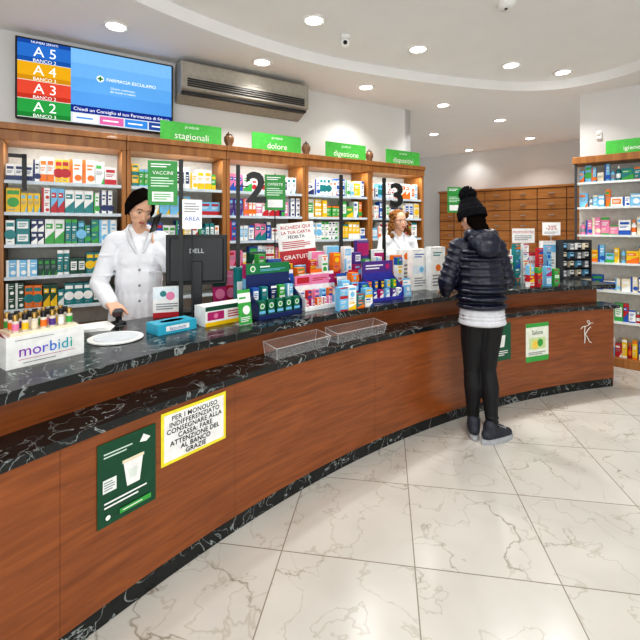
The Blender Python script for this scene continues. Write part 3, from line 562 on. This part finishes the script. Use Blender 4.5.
# white sign on stand with red lettering
X,Y,_=hit(299,R0+.72); s=thing('sign_holder','white sign with red and black lettering standing over the counter displays','sign',(X,Y,WT),R(16))
MB().box(-.07,-.05,0,.07,.05,.008,M_ACRYE).build('foot',s); MB().cyl((0,0,.008),(0,0,.36),.006,M_STEEL).build('pole',s)
w=.3;h=.34; MM=Matrix.Translation((0,0,.27))@Matrix.Rotation(R(-6),4,'Y'); mb=MB().box(-w/2,-.01,0,w/2,-.006,h,M_WHITE,MM); deco(mb,w,h,-.01,[('T','RICHIEDI QUI',0,.9,.09,'red',.8),('T','LA TUA CARTA',0,.78,.08,'red',.8),('T','FEDELTA',0,.67,.07,'black'),('l',-.4,.4,.4,.58,4,'red'),('r',-.5,.0,.5,.36,'red'),('T','GRATUITA',0,.2,.1,'white',.8)],MM); mb.build('sign_card',s)
# piles of small cartons, leaning leaflets and larger cartons crowding the counter
rw=random.Random(21)
def piles(us,off,nl,cols,rowname,d=.05):
    for n,u in enumerate(us):
        X,Y,t=hit(u,R0+.09+off+rw.uniform(-.006,.006)); z=WT+.0005; rz=t-PI/2+rw.uniform(-.08,.02); w=rw.choice([.056,.064,.07]); m=rw.choice(nl)
        for j in range(m):
            c=cols[(n+j*5)%len(cols)] if rw.random()<.6 else cols[n%len(cols)]; acc=rw.choice([k for k in ('white','red','blue','green','light blue','orange','magenta','yellow') if k!=c]); h=rw.choice([.05,.065,.08,.095])
            put_box(w,h,d,c,acc,rw.randrange(7),V((X,Y,z)),rz,f'{c} and {acc} carton, {ORD[j]} from bottom in {ORD[n]} pile of {rowname}','piled cartons in the '+rowname,name='small_carton'); z+=h+.0005
piles([344,352.5,361,369],.02,[1,2],['light blue','white','teal','white'],'front cosmetics row')
piles([346,355,365],.1,[2,3],['white','light blue','blue','orange'],'second cosmetics row')
piles([250,262,287,301,313,325,337,348,358,368,379,390,400],.36,[4,5],['blue','white','dark green','light blue','red','white','orange','white','magenta','green','white','purple'],'middle row',.05)
piles([532,540,549,557],.06,[2,3],['white','red','light blue','green'],'front right row',.05)
piles([510,518,526,541,549],.3,[4,5],['white','teal','white','red','light blue'],'rear right row',.05)
for n,(u,off,h,w,c,c2) in enumerate(((246,.13,.2,.09,'green','white'),(307,.3,.23,.1,'white','red'),(319,.3,.26,.11,'orange','white'),(331,.3,.24,.1,'white','magenta'),(344,.24,.22,.1,'blue','white'),(356,.24,.24,.1,'red','yellow'),(369,.25,.22,.1,'white','teal'),(408,.16,.15,.08,'light blue','white'),(255,.3,.26,.09,'cream','teal'),(276,.31,.28,.1,'orange','yellow'),(291,.31,.27,.09,'white','blue'))):
    X,Y,t=hit(u,R0+.09+off); lf=thing('leaflet_stand',f'{c} and {c2} leaning leaflet on little stand among the counter displays','leaflet',(X,Y,WT),t-PI/2)
    mb=MB().box(-w/2,-.001,0,w/2,.001,h,pc(c)); deco(mb,w,h,-.001,[('r',-.5,.62,.5,.9,c2),('l',-.4,.7,.3,.82,1,c),('d',.1,.4,.13,c2),('l',-.4,.06,.4,.22,3,c2)]); o=mb.build('leaflet',lf,(0,0,.004)); o.rotation_euler=(R(-8),0,0)
    MB().box(-w/2,-.005,0,w/2,.045,.004,M_ACRYE).box(-.01,.038,.004,.01,.043,h*.6,M_ACRYE).build('stand',lf)
CL=('tall dark green carton with round logo behind the blue display','blue and white sun care carton behind the blue display','tall white and pink face care carton right of the white sign','pale blue photo carton right of the white and pink carton','white and blue carton left of the tall purple carton','tall purple carton standing left of the second monitor','white and red carton just right of the customer','white and teal carton right of the customer, behind the leaflets','red carton with white panel right of the customer','tall orange and white carton behind the purple display','teal carton with white stripe behind the low striped carton','yellow and orange carton just left of the white sign','light blue carton under the white sign','tall white and magenta carton behind the purple display')
for n,(u,off,h,w,c,pr) in enumerate(((258,.46,.4,.13,'dark green',[('d',0,.78,.12,'white'),('d',0,.78,.08,'green'),('l',-.4,.4,.4,.6,3,'white'),('r',-.5,0,.5,.2,'teal')]),
   (275,.46,.34,.11,'blue',[('r',-.5,.6,.5,.9,'white'),('t','SOLE',0,.75,.12,'blue'),('l',-.4,.1,.4,.4,4,'light blue')]),
   (318,.46,.38,.12,'white',[('r',-.5,.7,.5,1,'pink'),('d',0,.45,.15,'cream'),('t','viso',0,.85,.1,'white'),('l',-.4,.08,.4,.22,2,'grey')]),
   (333,.46,.42,.12,'dfe9ef',[('r',-.5,.5,.5,1,'light blue'),('d',.1,.68,.14,'cream'),('l',-.4,.1,.4,.4,4,'teal')]),
   (349,.45,.4,.1,'white',[('r',-.5,.0,.5,.35,'blue'),('t','mare',0,.6,.12,'blue'),('d',0,.8,.08,'light blue')]),
   (363,.46,.46,.12,'purple',[('r',-.5,.72,.5,.95,'magenta'),('T','D3',0,.5,.14,'white'),('l',-.38,.1,.38,.3,3,'white')]),
   (505,.46,.28,.11,'white',[('r',-.5,.6,.5,.9,'red'),('l',-.4,.1,.4,.5,4,'grey')]),
   (518,.46,.34,.12,'white',[('r',-.5,.0,.5,.3,'teal'),('t','linea',0,.7,.12,'teal'),('l',-.4,.36,.4,.56,2,'grey')]),
   (533,.42,.3,.12,'red',[('r',-.4,.5,.4,.9,'white'),('T','SALDI',0,.7,.12,'red'),('l',-.4,.1,.4,.4,3,'white')]),
   (397.5,.44,.32,.1,'orange',[('r',-.5,.55,.5,.9,'white'),('d',0,.72,.12,'orange'),('l',-.4,.1,.4,.4,3,'white')]),
   (243,.44,.3,.09,'teal',[('r',-.5,.5,.5,.7,'white'),('l',-.4,.1,.4,.4,3,'white')]),
   (288,.46,.3,.08,'yellow',[('r',-.5,.6,.5,.9,'orange'),('l',-.4,.1,.4,.5,4,'red')]),
   (303,.46,.28,.1,'light blue',[('r',-.4,.3,.4,.8,'white'),('d',0,.55,.12,'blue'),('l',-.4,.06,.4,.22,2,'white')]),
   (379,.45,.38,.1,'white',[('r',-.5,.6,.5,.92,'magenta'),('l',-.4,.1,.4,.5,5,'grey'),('d',0,.76,.08,'white')]))):
    X,Y,t=hit(u,R0+.09+off); mb=MB().box(-w/2,0,0,w/2,.05,h,pc(c)); deco(mb,w,h,0,pr); mb.rect(-w/2+.001,h*.97,w/2-.001,h*.976,-.0003,pc('grey'))
    tag(mb.build('product_carton',None,(X,Y,WT),t-PI/2-R(4)),CL[n],'carton')
carton('product_carton','tall white carton left of the customer, nearer the pharmacist','carton',413,427,249,290,.07,'white',[('l',-.36,.78,.3,.9,2,'blue'),('r',-.5,.4,.5,.6,'dfeaf0'),('d',.1,.5,.07,'light blue'),('l',-.4,.08,.4,.32,4,'grey')])
carton('product_carton','tall white carton beside the customer sleeve','carton',431.5,445,247,290,.07,'white',[('l',-.36,.78,.3,.9,2,'teal'),('d',0,.52,.08,'orange'),('l',-.4,.08,.4,.38,4,'grey')])
X,Y,t=hit(411,R0+.66); mb=MB().box(-.11,0,0,.11,.08,.36,M_WHITE); deco(mb,.22,.36,0,[('d',-.25,.82,.09,'orange'),('d',.25,.82,.09,'orange'),('l',-.4,.12,.4,.64,5,'grey')]); tag(mb.build('product_carton',None,(X,Y,WT),t-PI/2),'white carton with two orange circles in front of the curly haired pharmacist','carton')
# right of the customer
p=gp(525,283,WT); s=thing('leaflet_holder','white leaflet holder with red lettering right of the customer','leaflet holder',p,R(10))
MB().box(-.16,0,0,.04,.1,.012,M_ACRYE).build('base',s)
for k,(x,w,h,c,tx) in enumerate(((-.1,.1,.29,'white','NOVITA'),(-.005,.09,.25,'white','SCONTI'),(-.04,.08,.14,'white','INFO'))):
    mb=MB().box(x-w/2,.06-k*.015,.012,x+w/2,.064-k*.015,h,pc(c)); MM=Matrix.Translation((x,0,.012)); deco(mb,w,h-.012,.06-k*.015,[('t',tx,0,.85,.08,'red'),('r',-.42,.4,.42,.7,('red','teal','red')[k]),('d',0,.55,.1,'white'),('l',-.4,.06,.4,.3,4,'grey')],MM); mb.build('leaflet',s)
X,Y,_=hit(523,R0+.72); s=thing('sign_holder','white sign on thin pole standing behind the leaflet holder right of customer','sign',(X,Y,WT),R(8))
MB().lathe([(.06,0),(.06,.006),(.005,.008)],M_STEEL).build('foot',s); MB().cyl((0,0,.008),(0,0,.42),.005,M_STEEL).build('pole',s); w=.27;h=.16
mb=MB().box(-w/2,-.009,.4,w/2,-.006,.4+h,M_WHITE); deco(mb,w,h,-.009,[('t','PROMOZIONE',0,.75,.2,'red'),('l',-.4,.15,.4,.55,3,'grey')],None,.4); mb.build('sign_card',s)
carton('product_carton','white and blue carton between red carton and black rack','carton',544,555,241,278.5,.06,'white',[('r',-.5,.7,.5,.9,'light blue'),('l',-.4,.3,.4,.6,4,'grey'),('r',-.5,0,.5,.12,'blue')])
p,r,w,h=geo(567,591,240,279); s=thing('display_rack','dark grey counter rack with rows of small packets at the right end','rack',p,r); M_RK=mat('34363a',.5)
MB().box(-w/2,.0,0,w/2,.16,.02,M_RK).build('base',s)
MB().box(-w/2,.15,.02,w/2,.16,h,M_RK).build('back_board',s)
for sx in (-1,1): MB().box(sx*w/2-.004,.02,.02,sx*w/2+.004,.15,h,M_RK).build('side',s)
for k in range(4):
    MB().box(-w/2+.005,.03,.02+k*h*.23,w/2-.005,.15,.026+k*h*.23,M_RK).build('shelf',s)
M4=Matrix.Translation(p)@Matrix.Rotation(r,4,'Z')
for k in range(4):
    for c in range(4):
        q=M4@V((-w/2+.04+c*(w-.08)/3,.045,.027+k*h*.23)); cc=('grey','white','cream','light blue')[(k+c)%4]; put_box(.05,.07,.04,cc,'black' if cc!='grey' else 'white',0,q,r,f'small {cc} packet, {ORD[c]} from left on {ORD[3-k]} row of the dark rack','packets in the dark rack','packet',name='packet')
X,Y,_=hit(551,R0+.8); s=thing('sign_holder','small white and red price sign on pole by the dark rack','sign',(X,Y,WT),R(5))
MB().lathe([(.05,0),(.05,.006),(.005,.008)],M_STEEL).build('foot',s); MB().cyl((0,0,.008),(0,0,.5),.005,M_STEEL).build('pole',s)
mb=MB().box(-.11,-.009,.48,.11,-.006,.63,M_WHITE); deco(mb,.22,.15,-.009,[('t','-20%',0,.6,.34,'red'),('l',-.4,.1,.4,.3,2,'grey')],None,.48); mb.build('sign_card',s)
# ------------------------------------------------------------------ PEOPLE
def C(p0,r0,p1,r1): return ('c',V(p0),r0,V(p1),r1)
def E(c,r,M=None): return ('e',Matrix.Translation(c)@(M if M else Matrix())@Matrix.Diagonal((*r,1)))
def xf(pr,M): return [('c',M@p[1],p[2],M@p[3],p[4]) if p[0]=='c' else ('e',M@p[1]) for p in pr]
def chain(pts,rs): return [C(pts[i],rs[i],pts[i+1],rs[i+1]) for i in range(len(pts)-1)]
def organic(name,prims,vox,sm,m,parent=None):
    mb=MB()
    for p in prims:
        if p[0]=='e': mb.lathe([(max(1e-6,math.sin(PI*i/10)),-math.cos(PI*i/10)) for i in range(11)],m,p[1],16)
        else:
            _,a,ra,b,rb=p; d=b-a; L=d.length
            if L<1e-6: continue
            q=V((0,0,1)).rotation_difference(d.normalized()).to_matrix().to_4x4(); MM=Matrix.Translation(a)@q
            prof=[(max(1e-6,ra*math.cos(t)),ra*math.sin(t)) for t in [-PI/2+PI/2*i/5 for i in range(6)]]+[(max(1e-6,rb*math.cos(t)),L+rb*math.sin(t)) for t in [PI/2*i/5 for i in range(6)]]
            mb.lathe(prof,m,MM,14)
    me=bpy.data.meshes.new(name); me.from_pydata(mb.v,[],mb.f); me.update(); o=bpy.data.objects.new(name,me); COL.objects.link(o)
    r=o.modifiers.new('r','REMESH'); r.mode='VOXEL'; r.voxel_size=vox
    if sm: s=o.modifiers.new('s','SMOOTH'); s.factor=.5; s.iterations=sm
    dg=bpy.context.evaluated_depsgraph_get(); dg.update(); nm=bpy.data.meshes.new_from_object(o.evaluated_get(dg)); o.modifiers.clear(); o.data=nm; bpy.data.meshes.remove(me)
    nm.materials.clear(); nm.materials.append(m); nm.polygons.foreach_set('use_smooth',[True]*len(nm.polygons)); nm.name=name
    if parent: o.parent=parent
    return o
def frame(o,z,pd):
    z=V(z).normalized(); y=-V(pd); y=(y-z*y.dot(z)).normalized(); x=y.cross(z); M=Matrix((x,y,z)).transposed().to_4x4(); M.translation=V(o); return M
def hand(M,sx,curl=.5):
    pr=[]
    for x,l,k in zip((.031,.0105,-.0105,-.031),(.068,.076,.071,.056),(.086,.09,.086,.078)):
        x*=sx; p=V((x,0,k)); pr.append(C((x*.6,0,.0),.016,p,.0115)); ang=curl*.5
        for j,fr in enumerate((.46,.33,.25)):
            q=p+V((x*.12,-math.sin(ang)*l*fr*1.05,math.cos(ang)*l*fr*1.05)); pr.append(C(p,.0098-.0008*j,q,.0092-.0009*j)); p=q; ang+=curl*.8
    t=[(.018*sx,-.004,.018),(.046*sx,-.016,.045),(.056*sx,-.028,.07),(.056*sx,-.04,.094)]
    return xf(pr+chain(t,[.016,.0125,.0105,.0085]),M)
def head_prims():
    pr=[E((0,.012,.03),(.072,.092,.086)),E((0,-.01,-.02),(.064,.074,.06)),E((0,-.026,-.052),(.05,.056,.05)),C((0,-.054,-.074),.025,(0,-.062,-.096),.016),C((0,-.083,-.004),.006,(0,-.1,-.032),.0085)]
    for s in (-1,1): pr+=[E((s*.032,-.05,-.024),(.026,.025,.026)),E((s*.073,.018,-.012),(.01,.019,.03)),E((s*.008,-.093,-.035),(.0065,.007,.0055)),C((s*.012,-.075,.021),.008,(s*.043,-.064,.02),.008)]
    return pr+[E((0,-.072,-.062),(.022,.014,.014))]
def face(parent,HM,lip='b4615c',brow='2a1c14'):
    for s in (-1,1):
        MB().ball((s*.03,-.0735,.001),(.0125,.0085,.0056),mat('e6dfd8',.4),HM).ball((s*.0295,-.0808,.0005),(.0048,.0022,.0046),mat('2a1a10',.4),HM).build('eye',parent)
        MB().tube([(s*.0175,-.0812,.005),(s*.029,-.0825,.0076),(s*.0425,-.077,.004)],.0013,mat('1a110c',.9),6,HM).build('eyelash',parent)
        MB().tube([(s*.014,-.0838,.0225),(s*.029,-.0815,.027),(s*.045,-.074,.0235)],.002,mat(brow,.9),6,HM).build('eyebrow',parent)
    MB().ball((0,-.0855,-.0585),(.02,.0055,.004),mat(lip,.45),HM).ball((0,-.0852,-.0655),(.017,.0058,.0048),mat(lip,.45),HM).build('lips',parent)
def torso(k=0,bust=1,sx=1):
    pr=[E((0,.01,.95),((.155+k)*sx,.115+k,.12+k)),E((0,0,1.08),((.128+k)*sx,.098+k,.14)),E((0,0,1.27),((.15+k)*sx,.108+k,.17)),C((-.145*sx,.005,1.405),.052+k*.7,(.145*sx,.005,1.405),.052+k*.7)]
    for s in (-1,1): 
        pr+=[C((s*.1*sx,.01,1.415),.045+k*.5,(s*.02,.012,1.47),.045+k*.3)]
        if bust: pr+=[E((s*.065*sx,-.055,1.27),(.058+k*.5,.053+k*.5,.062))]
    return pr
def body(P,k=0,bust=1,S=None):
    pr=torso(k,bust,P.get('sx',1))+[C((0,.012,1.44),.048,(P['neck']),.043)]
    for s in ('L','R'): pr+=chain(P['arm'+s],[.042,.035,.024])+hand(P['hand'+s],1 if s=='R' else -1,P.get('curl'+s,.5))
    pr+=xf(head_prims(),P['head'])
    if S: pr=xf(pr,S)
    for s in ('L','R'):
        pr+=chain(P['leg'+s],P.get('lr',[.088,.056,.038])); a=V(P['leg'+s][2]); f=P.get('toe'+s,V((0,-1,0))); pr+=[C(a+V((0,0,-.04))-f*.03,.036,a+V((0,0,-.055))+f*.15,.026)]
    return pr
def HMX(loc,yaw,pitch,roll=0): return Matrix.Translation(loc)@Euler((R(pitch),R(roll),R(yaw)),'XYZ').to_matrix().to_4x4()
def coat(P,parent,m=M_COAT):
    sx=P.get('sx',1)
    pr=torso(.022,1,sx)+[E((0,-.005,1.14),(.168*sx,.135,.22)),E((0,0,1.0),(.175*sx,.14,.16))]
    for s in ('L','R'):
        pts=[V(q) for q in P['arm'+s]]; e=pts[1]+(pts[2]-pts[1])*.93; pr+=chain([pts[0],pts[1],e],[.059,.056,.046])
        for j in range(7):
            q=pts[0].lerp(pts[1],.2+.12*j); pr.append(E(q+V((rnd0.uniform(-.012,.012),rnd0.uniform(-.012,.012),0)),(.058,.058,.015)))
            if j<5: q=pts[1].lerp(e,.1+.18*j); pr.append(E(q+V((rnd0.uniform(-.008,.008),rnd0.uniform(-.008,.008),0)),(.05,.05,.016)))
    for s in (-1,1): pr+=[C((s*.05*sx,.005,.98),.135,(s*.08*sx,.01,.64),.15)]
    for j in range(9):   # soft vertical folds of a loose coat
        t=PI*(1.1+.8*j/8); pr.append(C((.15*sx*math.cos(t),.115*math.sin(t),1.12),.014,(.2*sx*math.cos(t),.15*math.sin(t),.7),.022))
    organic('lab_coat',pr,.0065,3,m,parent)
    ml=mat('dcdde2',.75,var=.02)
    organic('collar',chain([(0,.07,1.5),(.06,.045,1.5),(.07,-.02,1.472),(.055,-.092,1.41),(.02,-.136,1.33)],[.014,.016,.017,.016,.007])+chain([(0,.07,1.5),(-.06,.045,1.5),(-.07,-.02,1.472),(-.055,-.092,1.41),(-.02,-.136,1.33)],[.014,.016,.017,.016,.007]),.006,3,ml,parent)
    for z in (1.22,1.12,1.02): MB().ball((0,-.14,z),(.008,.006,.008),pc('grey')).build('button',parent)
    MB().box(.055,-.138,1.2,.13,-.118,1.205,ml).build('pocket_edge',parent)
rnd0=random.Random(2)
def place(o,x,y,rz,s): o.location=(x,y,0); o.rotation_euler=(0,0,rz); o.scale=(s,s,s); return Matrix.Translation((x,y,0))@Matrix.Rotation(rz,4,'Z')@Matrix.Scale(s,4)
# pharmacist on the phone
HM=HMX((.005,-.07,1.612),20,22,8)
P=dict(sx=.9,neck=(.005,-.035,1.55),head=HM,armR=[(-.155,.005,1.4),(-.24,-.03,1.13),(-.16,-.27,1.035)],armL=[(.155,.005,1.4),(.25,-.13,1.16),HM@V((.125,-.085,-.215))],
 legR=[(-.085,0,.9),(-.09,-.01,.5),(-.09,.01,.09)],legL=[(.085,0,.9),(.09,-.01,.5),(.09,.01,.09)])
P['handR']=frame(P['armR'][2],(.35,-.9,-.12),(0,0,-1)); P['handL']=frame(P['armL'][2],V((-.12,.25,1)),V((-1,.25,0))); P['curlR']=.35; P['curlL']=.7
p1=organic('person',body(P),.0045,4,M_SKIN); PM=place(p1,-1.27,2.95,R(24),1.04)
tag(p1,'pharmacist in white coat with dark tied hair holding a phone to ear','person')
coat(P,p1); face(p1,HM)
MHAIR=mat('100a07',.95,var=.3,scale=60,spec=.06)
hp=[E((0,.03,.046),(.08,.09,.082)),E((0,.08,-.01),(.064,.05,.075)),E((0,.13,-.02),(.045,.04,.05))]
for s in (-1,1):
    for j in range(7):
        d_=j*.01; hp+=chain([(s*.003,-.052+d_*1.6,.1+d_*.55),(s*.034,-.064+d_*1.45,.078+d_*.75),(s*.062,-.052+d_*1.3,.045+d_*.9),(s*.0765,-.026+d_*1.1,.0+d_*.75),(s*.0765,.002+d_*.9,-.04+d_*.7),(s*.062,.05+d_*.4,-.06+d_*.6),(s*.03,.1,-.03+d_*.3)],[.009,.01,.01,.01,.009,.009,.008])
organic('hair',xf(hp,HM),.004,1,MHAIR,p1)
FM=PM@HM@HMX((.1,-.06,-.065),-48,18,10)
ph=tag(MB().box(-.005,-.037,-.082,.005,.037,.082,M_BLACK,FM).build('mobile_phone',bevel=.003),'black mobile phone held to the ear of the pharmacist','phone'); MB().rect(-.03,-.07,.03,.07,0,mat('1c2836',.1),FM@Matrix.Translation((-.0055,0,0))@Matrix.Rotation(-PI/2,4,'Z')).build('phone_screen',ph)
# curly haired pharmacist
HM=HMX((0,-.04,1.63),8,4,-6)
P=dict(sx=.92,neck=(.0,-.02,1.55),head=HM,armR=[(-.16,.005,1.4),(-.21,-.01,1.14),(-.14,-.14,.98)],armL=[(.16,.005,1.4),(.21,-.01,1.14),(.14,-.14,.98)],
 legR=[(-.085,0,.9),(-.09,-.01,.5),(-.09,.01,.09)],legL=[(.085,0,.9),(.09,-.01,.5),(.09,.01,.09)],curlL=.4,curlR=.4)
P['handR']=frame(P['armR'][2],(.5,-.5,-.6),(0,.5,-1)); P['handL']=frame(P['armL'][2],(-.5,-.5,-.6),(0,.5,-1))
p2=organic('person',body(P),.0045,4,mat('e2b296',.6,var=.031,spec=.3)); place(p2,.85,4.58,R(10),1.0)
tag(p2,'smiling pharmacist in white coat with long curly light brown hair','person'); coat(P,p2); face(p2,HM,'b8504c','7a5534')
hp=[E((0,.026,.044),(.083,.093,.083))]; rnd=random.Random(3)
for k in range(130):
    a=rnd.uniform(R(-38),R(218)); z=rnd.uniform(-.19,.09); rr=.084+(.02 if z<-.02 else 0)+rnd.uniform(0,.016); x=math.cos(a)*rr; y=math.sin(a)*rr*.95+.005
    if y<-.02 and abs(x)<.066: continue
    hp.append(E((x,y,z),(rnd.uniform(.012,.02),)*3))
organic('hair',xf(hp,HM),.005,1,mat('85592f',.8,bump=.5,bscale=120,var=.35,scale=40,spec=.2),p2)
# customer seen from behind
LS=Matrix(((1,0,0,0),(0,1,-.13,.13),(0,0,1,0),(0,0,0,1)))   # leans forward above the waist
HM=HMX((.015,-.06,1.632),14,16,0)
P=dict(neck=(.005,-.035,1.55),head=HM,armR=[(-.152,-.01,1.42),(-.23,-.04,1.16),(-.12,-.3,1.045)],armL=[(.152,-.01,1.42),(.24,-.04,1.16),(.15,-.3,1.045)],lr=[.074,.046,.034],
 legR=[(-.068,.01,.9),(-.055,-.015,.5),(-.055,.05,.1)],legL=[(.068,.01,.9),(.055,-.045,.5),(.035,-.06,.1)],curlL=.4,curlR=.4,toeL=V((-.35,-.94,0)).normalized(),toeR=V((-.95,-.3,0)).normalized())
P['handR']=frame(P['armR'][2],(.2,-.95,-.12),(0,0,-1)); P['handL']=frame(P['armL'][2],(-.2,-.95,-.12),(0,0,-1))
p3=organic('person',body(P,-.035,0,LS),.0045,3,M_SKIN); PM=place(p3,1.19,3.09,R(-174),.995)
tag(p3,'customer in black puffer jacket and black bobble hat seen from behind','person')
MJ=mat('12162a',.36,var=.25,bump=.5,bscale=34)
jk=[C((0,0,1.06),.115,(0,-.02,1.4),.115),E((0,0,1.22),(.175,.145,.25))]
for s in (-1,1): jk.append(C((s*.066,0,1.04),.103,(s*.078,-.02,1.36),.103))
NR=9
for k in range(NR):
    z=.99+k*.0565; f=(.98,1.02,1.02,1.01,1.01,1.02,1.03,1.0,.84)[k]
    jk.append(E((0,-.02*k/8,z),(.19*f,.162*f,.037)))
for s,A in ((1,P['armL']),(-1,P['armR'])):
    pts=[V(q) for q in A]; jk.append(E(pts[0]+V((-s*.03,0,0)),(.08,.08,.068)))
    for a,b,n,r0,r1 in ((pts[0],pts[1],5,.073,.069),(pts[1],pts[1]+(pts[2]-pts[1])*.95,5,.069,.05)):
        q=V((0,0,1)).rotation_difference((b-a).normalized()).to_matrix().to_4x4()
        for i in range(n+1):
            rr=r0+(r1-r0)*i/n; jk.append(E(a+(b-a)*i/n,(rr,rr,.033),q))
        jk.append(C(a,r0*.88,b,r1*.88))
organic('puffer_jacket',xf(jk,LS),.005,1,MJ,p3)
organic('hood',xf([E((0,.0,1.475),(.112,.098,.04)),E((0,.0,1.515),(.108,.095,.038)),E((0,.1,1.46),(.125,.065,.09)),E((0,.13,1.41),(.095,.055,.07)),E((.078,.06,1.505),(.05,.06,.05)),E((-.078,.06,1.505),(.05,.06,.05))],LS),.006,3,MJ,p3)
organic('shirt_hem',[C((0,.0,1.03),.11,(0,.0,.98),.11)]+[E((0,.005,z),(.165+.003*k,.138+.003*k,.03)) for k,z in enumerate((.955,.93,.905,.88,.865))],.006,3,mat('cfd0d5',.8,bump=.25,bscale=25),p3)
tr=[]
for s in ('L','R'):
    h_,k_,a_=[V(q) for q in P['leg'+s]]; cf=k_.lerp(a_,.3)+V((0,.012,0)); tr+=chain([h_,h_.lerp(k_,.5)+V((0,-.008,0)),k_,cf,k_.lerp(a_,.72),a_],[.095,.08,.058,.065,.048,.039])
    for q_,rr in ((k_+V((0,0,-.02)),.06),(k_+V((0,0,.03)),.061),(a_+V((0,0,.08)),.047),(a_+V((0,0,.05)),.045),(a_+V((0,0,.02)),.046)): tr.append(E(q_,(rr,rr,.014)))
organic('leggings',tr+[E((0,.012,.93),(.15,.122,.1))],.006,2,mat('0d0d10',.7,bump=.2,bscale=25),p3)
for s in ('L','R'):
    a=V(P['leg'+s][2]); f=P['toe'+s]; g=V((-f.y,f.x,0))
    base=a-V((0,0,.1))
    sh=[C(base-f*.05+V((0,0,.06)),.04,base+f*.07+V((0,0,.055)),.041),C(base+f*.07+V((0,0,.055)),.041,base+f*.15+V((0,0,.046)),.033),C(base-f*.035+V((0,0,.065)),.043,base-f*.02+V((0,0,.12)),.048),C(base+f*.02+V((0,0,.105)),.035,base+f*.09+V((0,0,.078)),.029)]
    o=organic('shoe',sh,.005,2,mat('2a2e38',.6),p3)
    mb=MB(); n=32; L=[]
    for i in range(n):
        t=2*PI*i/n; c,q=math.cos(t),math.sin(t); c_=math.copysign(abs(c)**.8,c); L.append(base+f*(.046+c_*.146)+g*(q*(.046 if c>0 else .043)))
    vs=[tuple(v)[:2]+(.0,) for v in L]+[tuple(v+(v-base-f*.046)*.03)[:2]+(.016,) for v in L]+[tuple(v)[:2]+(.036,) for v in L]
    mb.add(vs,[(j*n+i,j*n+(i+1)%n,(j+1)*n+(i+1)%n,(j+1)*n+i) for j in range(2) for i in range(n)]+[tuple(reversed(range(n))),tuple(range(2*n,3*n))],mat('a9acb0',.6)); mb.build('sole',o)
    mb=MB()
    for j in range(4): mb.tube([base+f*(.02+.022*j)+g*.028+V((0,0,.122-.009*j)),base+f*(.035+.022*j)-g*.028+V((0,0,.12-.009*j))],.004,mat('b9bcc4',.7),6)
    mb.build('laces',o)
MH=mat('131217',.95,var=.3,scale=120,bump=.8,bscale=160,spec=.2)
hb=[E((0,.02,.055),(.095,.106,.096)),E((0,.02,.1),(.08,.09,.07))]
for k in range(26):
    t=2*PI*k/26; hb.append(C((.096*math.cos(t),.02+.11*math.sin(t),.0),.01,(.095*math.cos(t),.02+.108*math.sin(t),.05),.01))
LH=LS@HM
organic('bobble_hat',xf(hb,LH),.005,1,MH,p3)
rn=random.Random(5); pm=[E((0,.03,.185),(.052,.052,.052))]
for k in range(320):
    d=V((rn.gauss(0,1),rn.gauss(0,1),rn.gauss(0,1))).normalized(); pm.append(C(V((0,.03,.185)),.01,V((0,.03,.185))+d*rn.uniform(.058,.07),.0045))
organic('pompom',xf(pm,LH),.004,0,MH,p3)
organic('hair',xf([E((0,.05,-.03),(.08,.06,.07)),E((0,.07,-.1),(.075,.045,.07))],LH),.006,2,MHAIR,p3)
# ------------------------------------------------------------------ LIGHT AND CAMERA
wd=bpy.data.worlds.new('world'); SC.world=wd; wd.use_nodes=True; bg=wd.node_tree.nodes['Background']; bg.inputs['Color'].default_value=(.96,.98,1,1); bg.inputs['Strength'].default_value=.9
l=bpy.data.lights.new('shopfront','AREA'); l.shape='RECTANGLE'; l.size=5; l.size_y=2.6; l.energy=95; l.color=(.97,.985,1); lo=bpy.data.objects.new('shopfront_daylight',l); COL.objects.link(lo); lo.location=(.9,-3.0,1.7); lo.rotation_euler=(R(88),0,0)
try: SC.view_settings.view_transform='Standard'
except Exception: pass
try: SC.view_settings.look='Medium High Contrast'
except Exception as ex: print('look',ex)
cam=bpy.data.cameras.new('camera'); co=bpy.data.objects.new('camera',cam); COL.objects.link(co); cam.sensor_width=36; cam.clip_start=.05
ZM,ZU,ZV=1,320,320
cam.lens=F*ZM/640*36; cam.shift_x=(ZU-320)*ZM/640; cam.shift_y=-(ZV-V0)*ZM/640
co.location=(0,0,H); co.rotation_euler=(PI/2,0,0); SC.camera=co
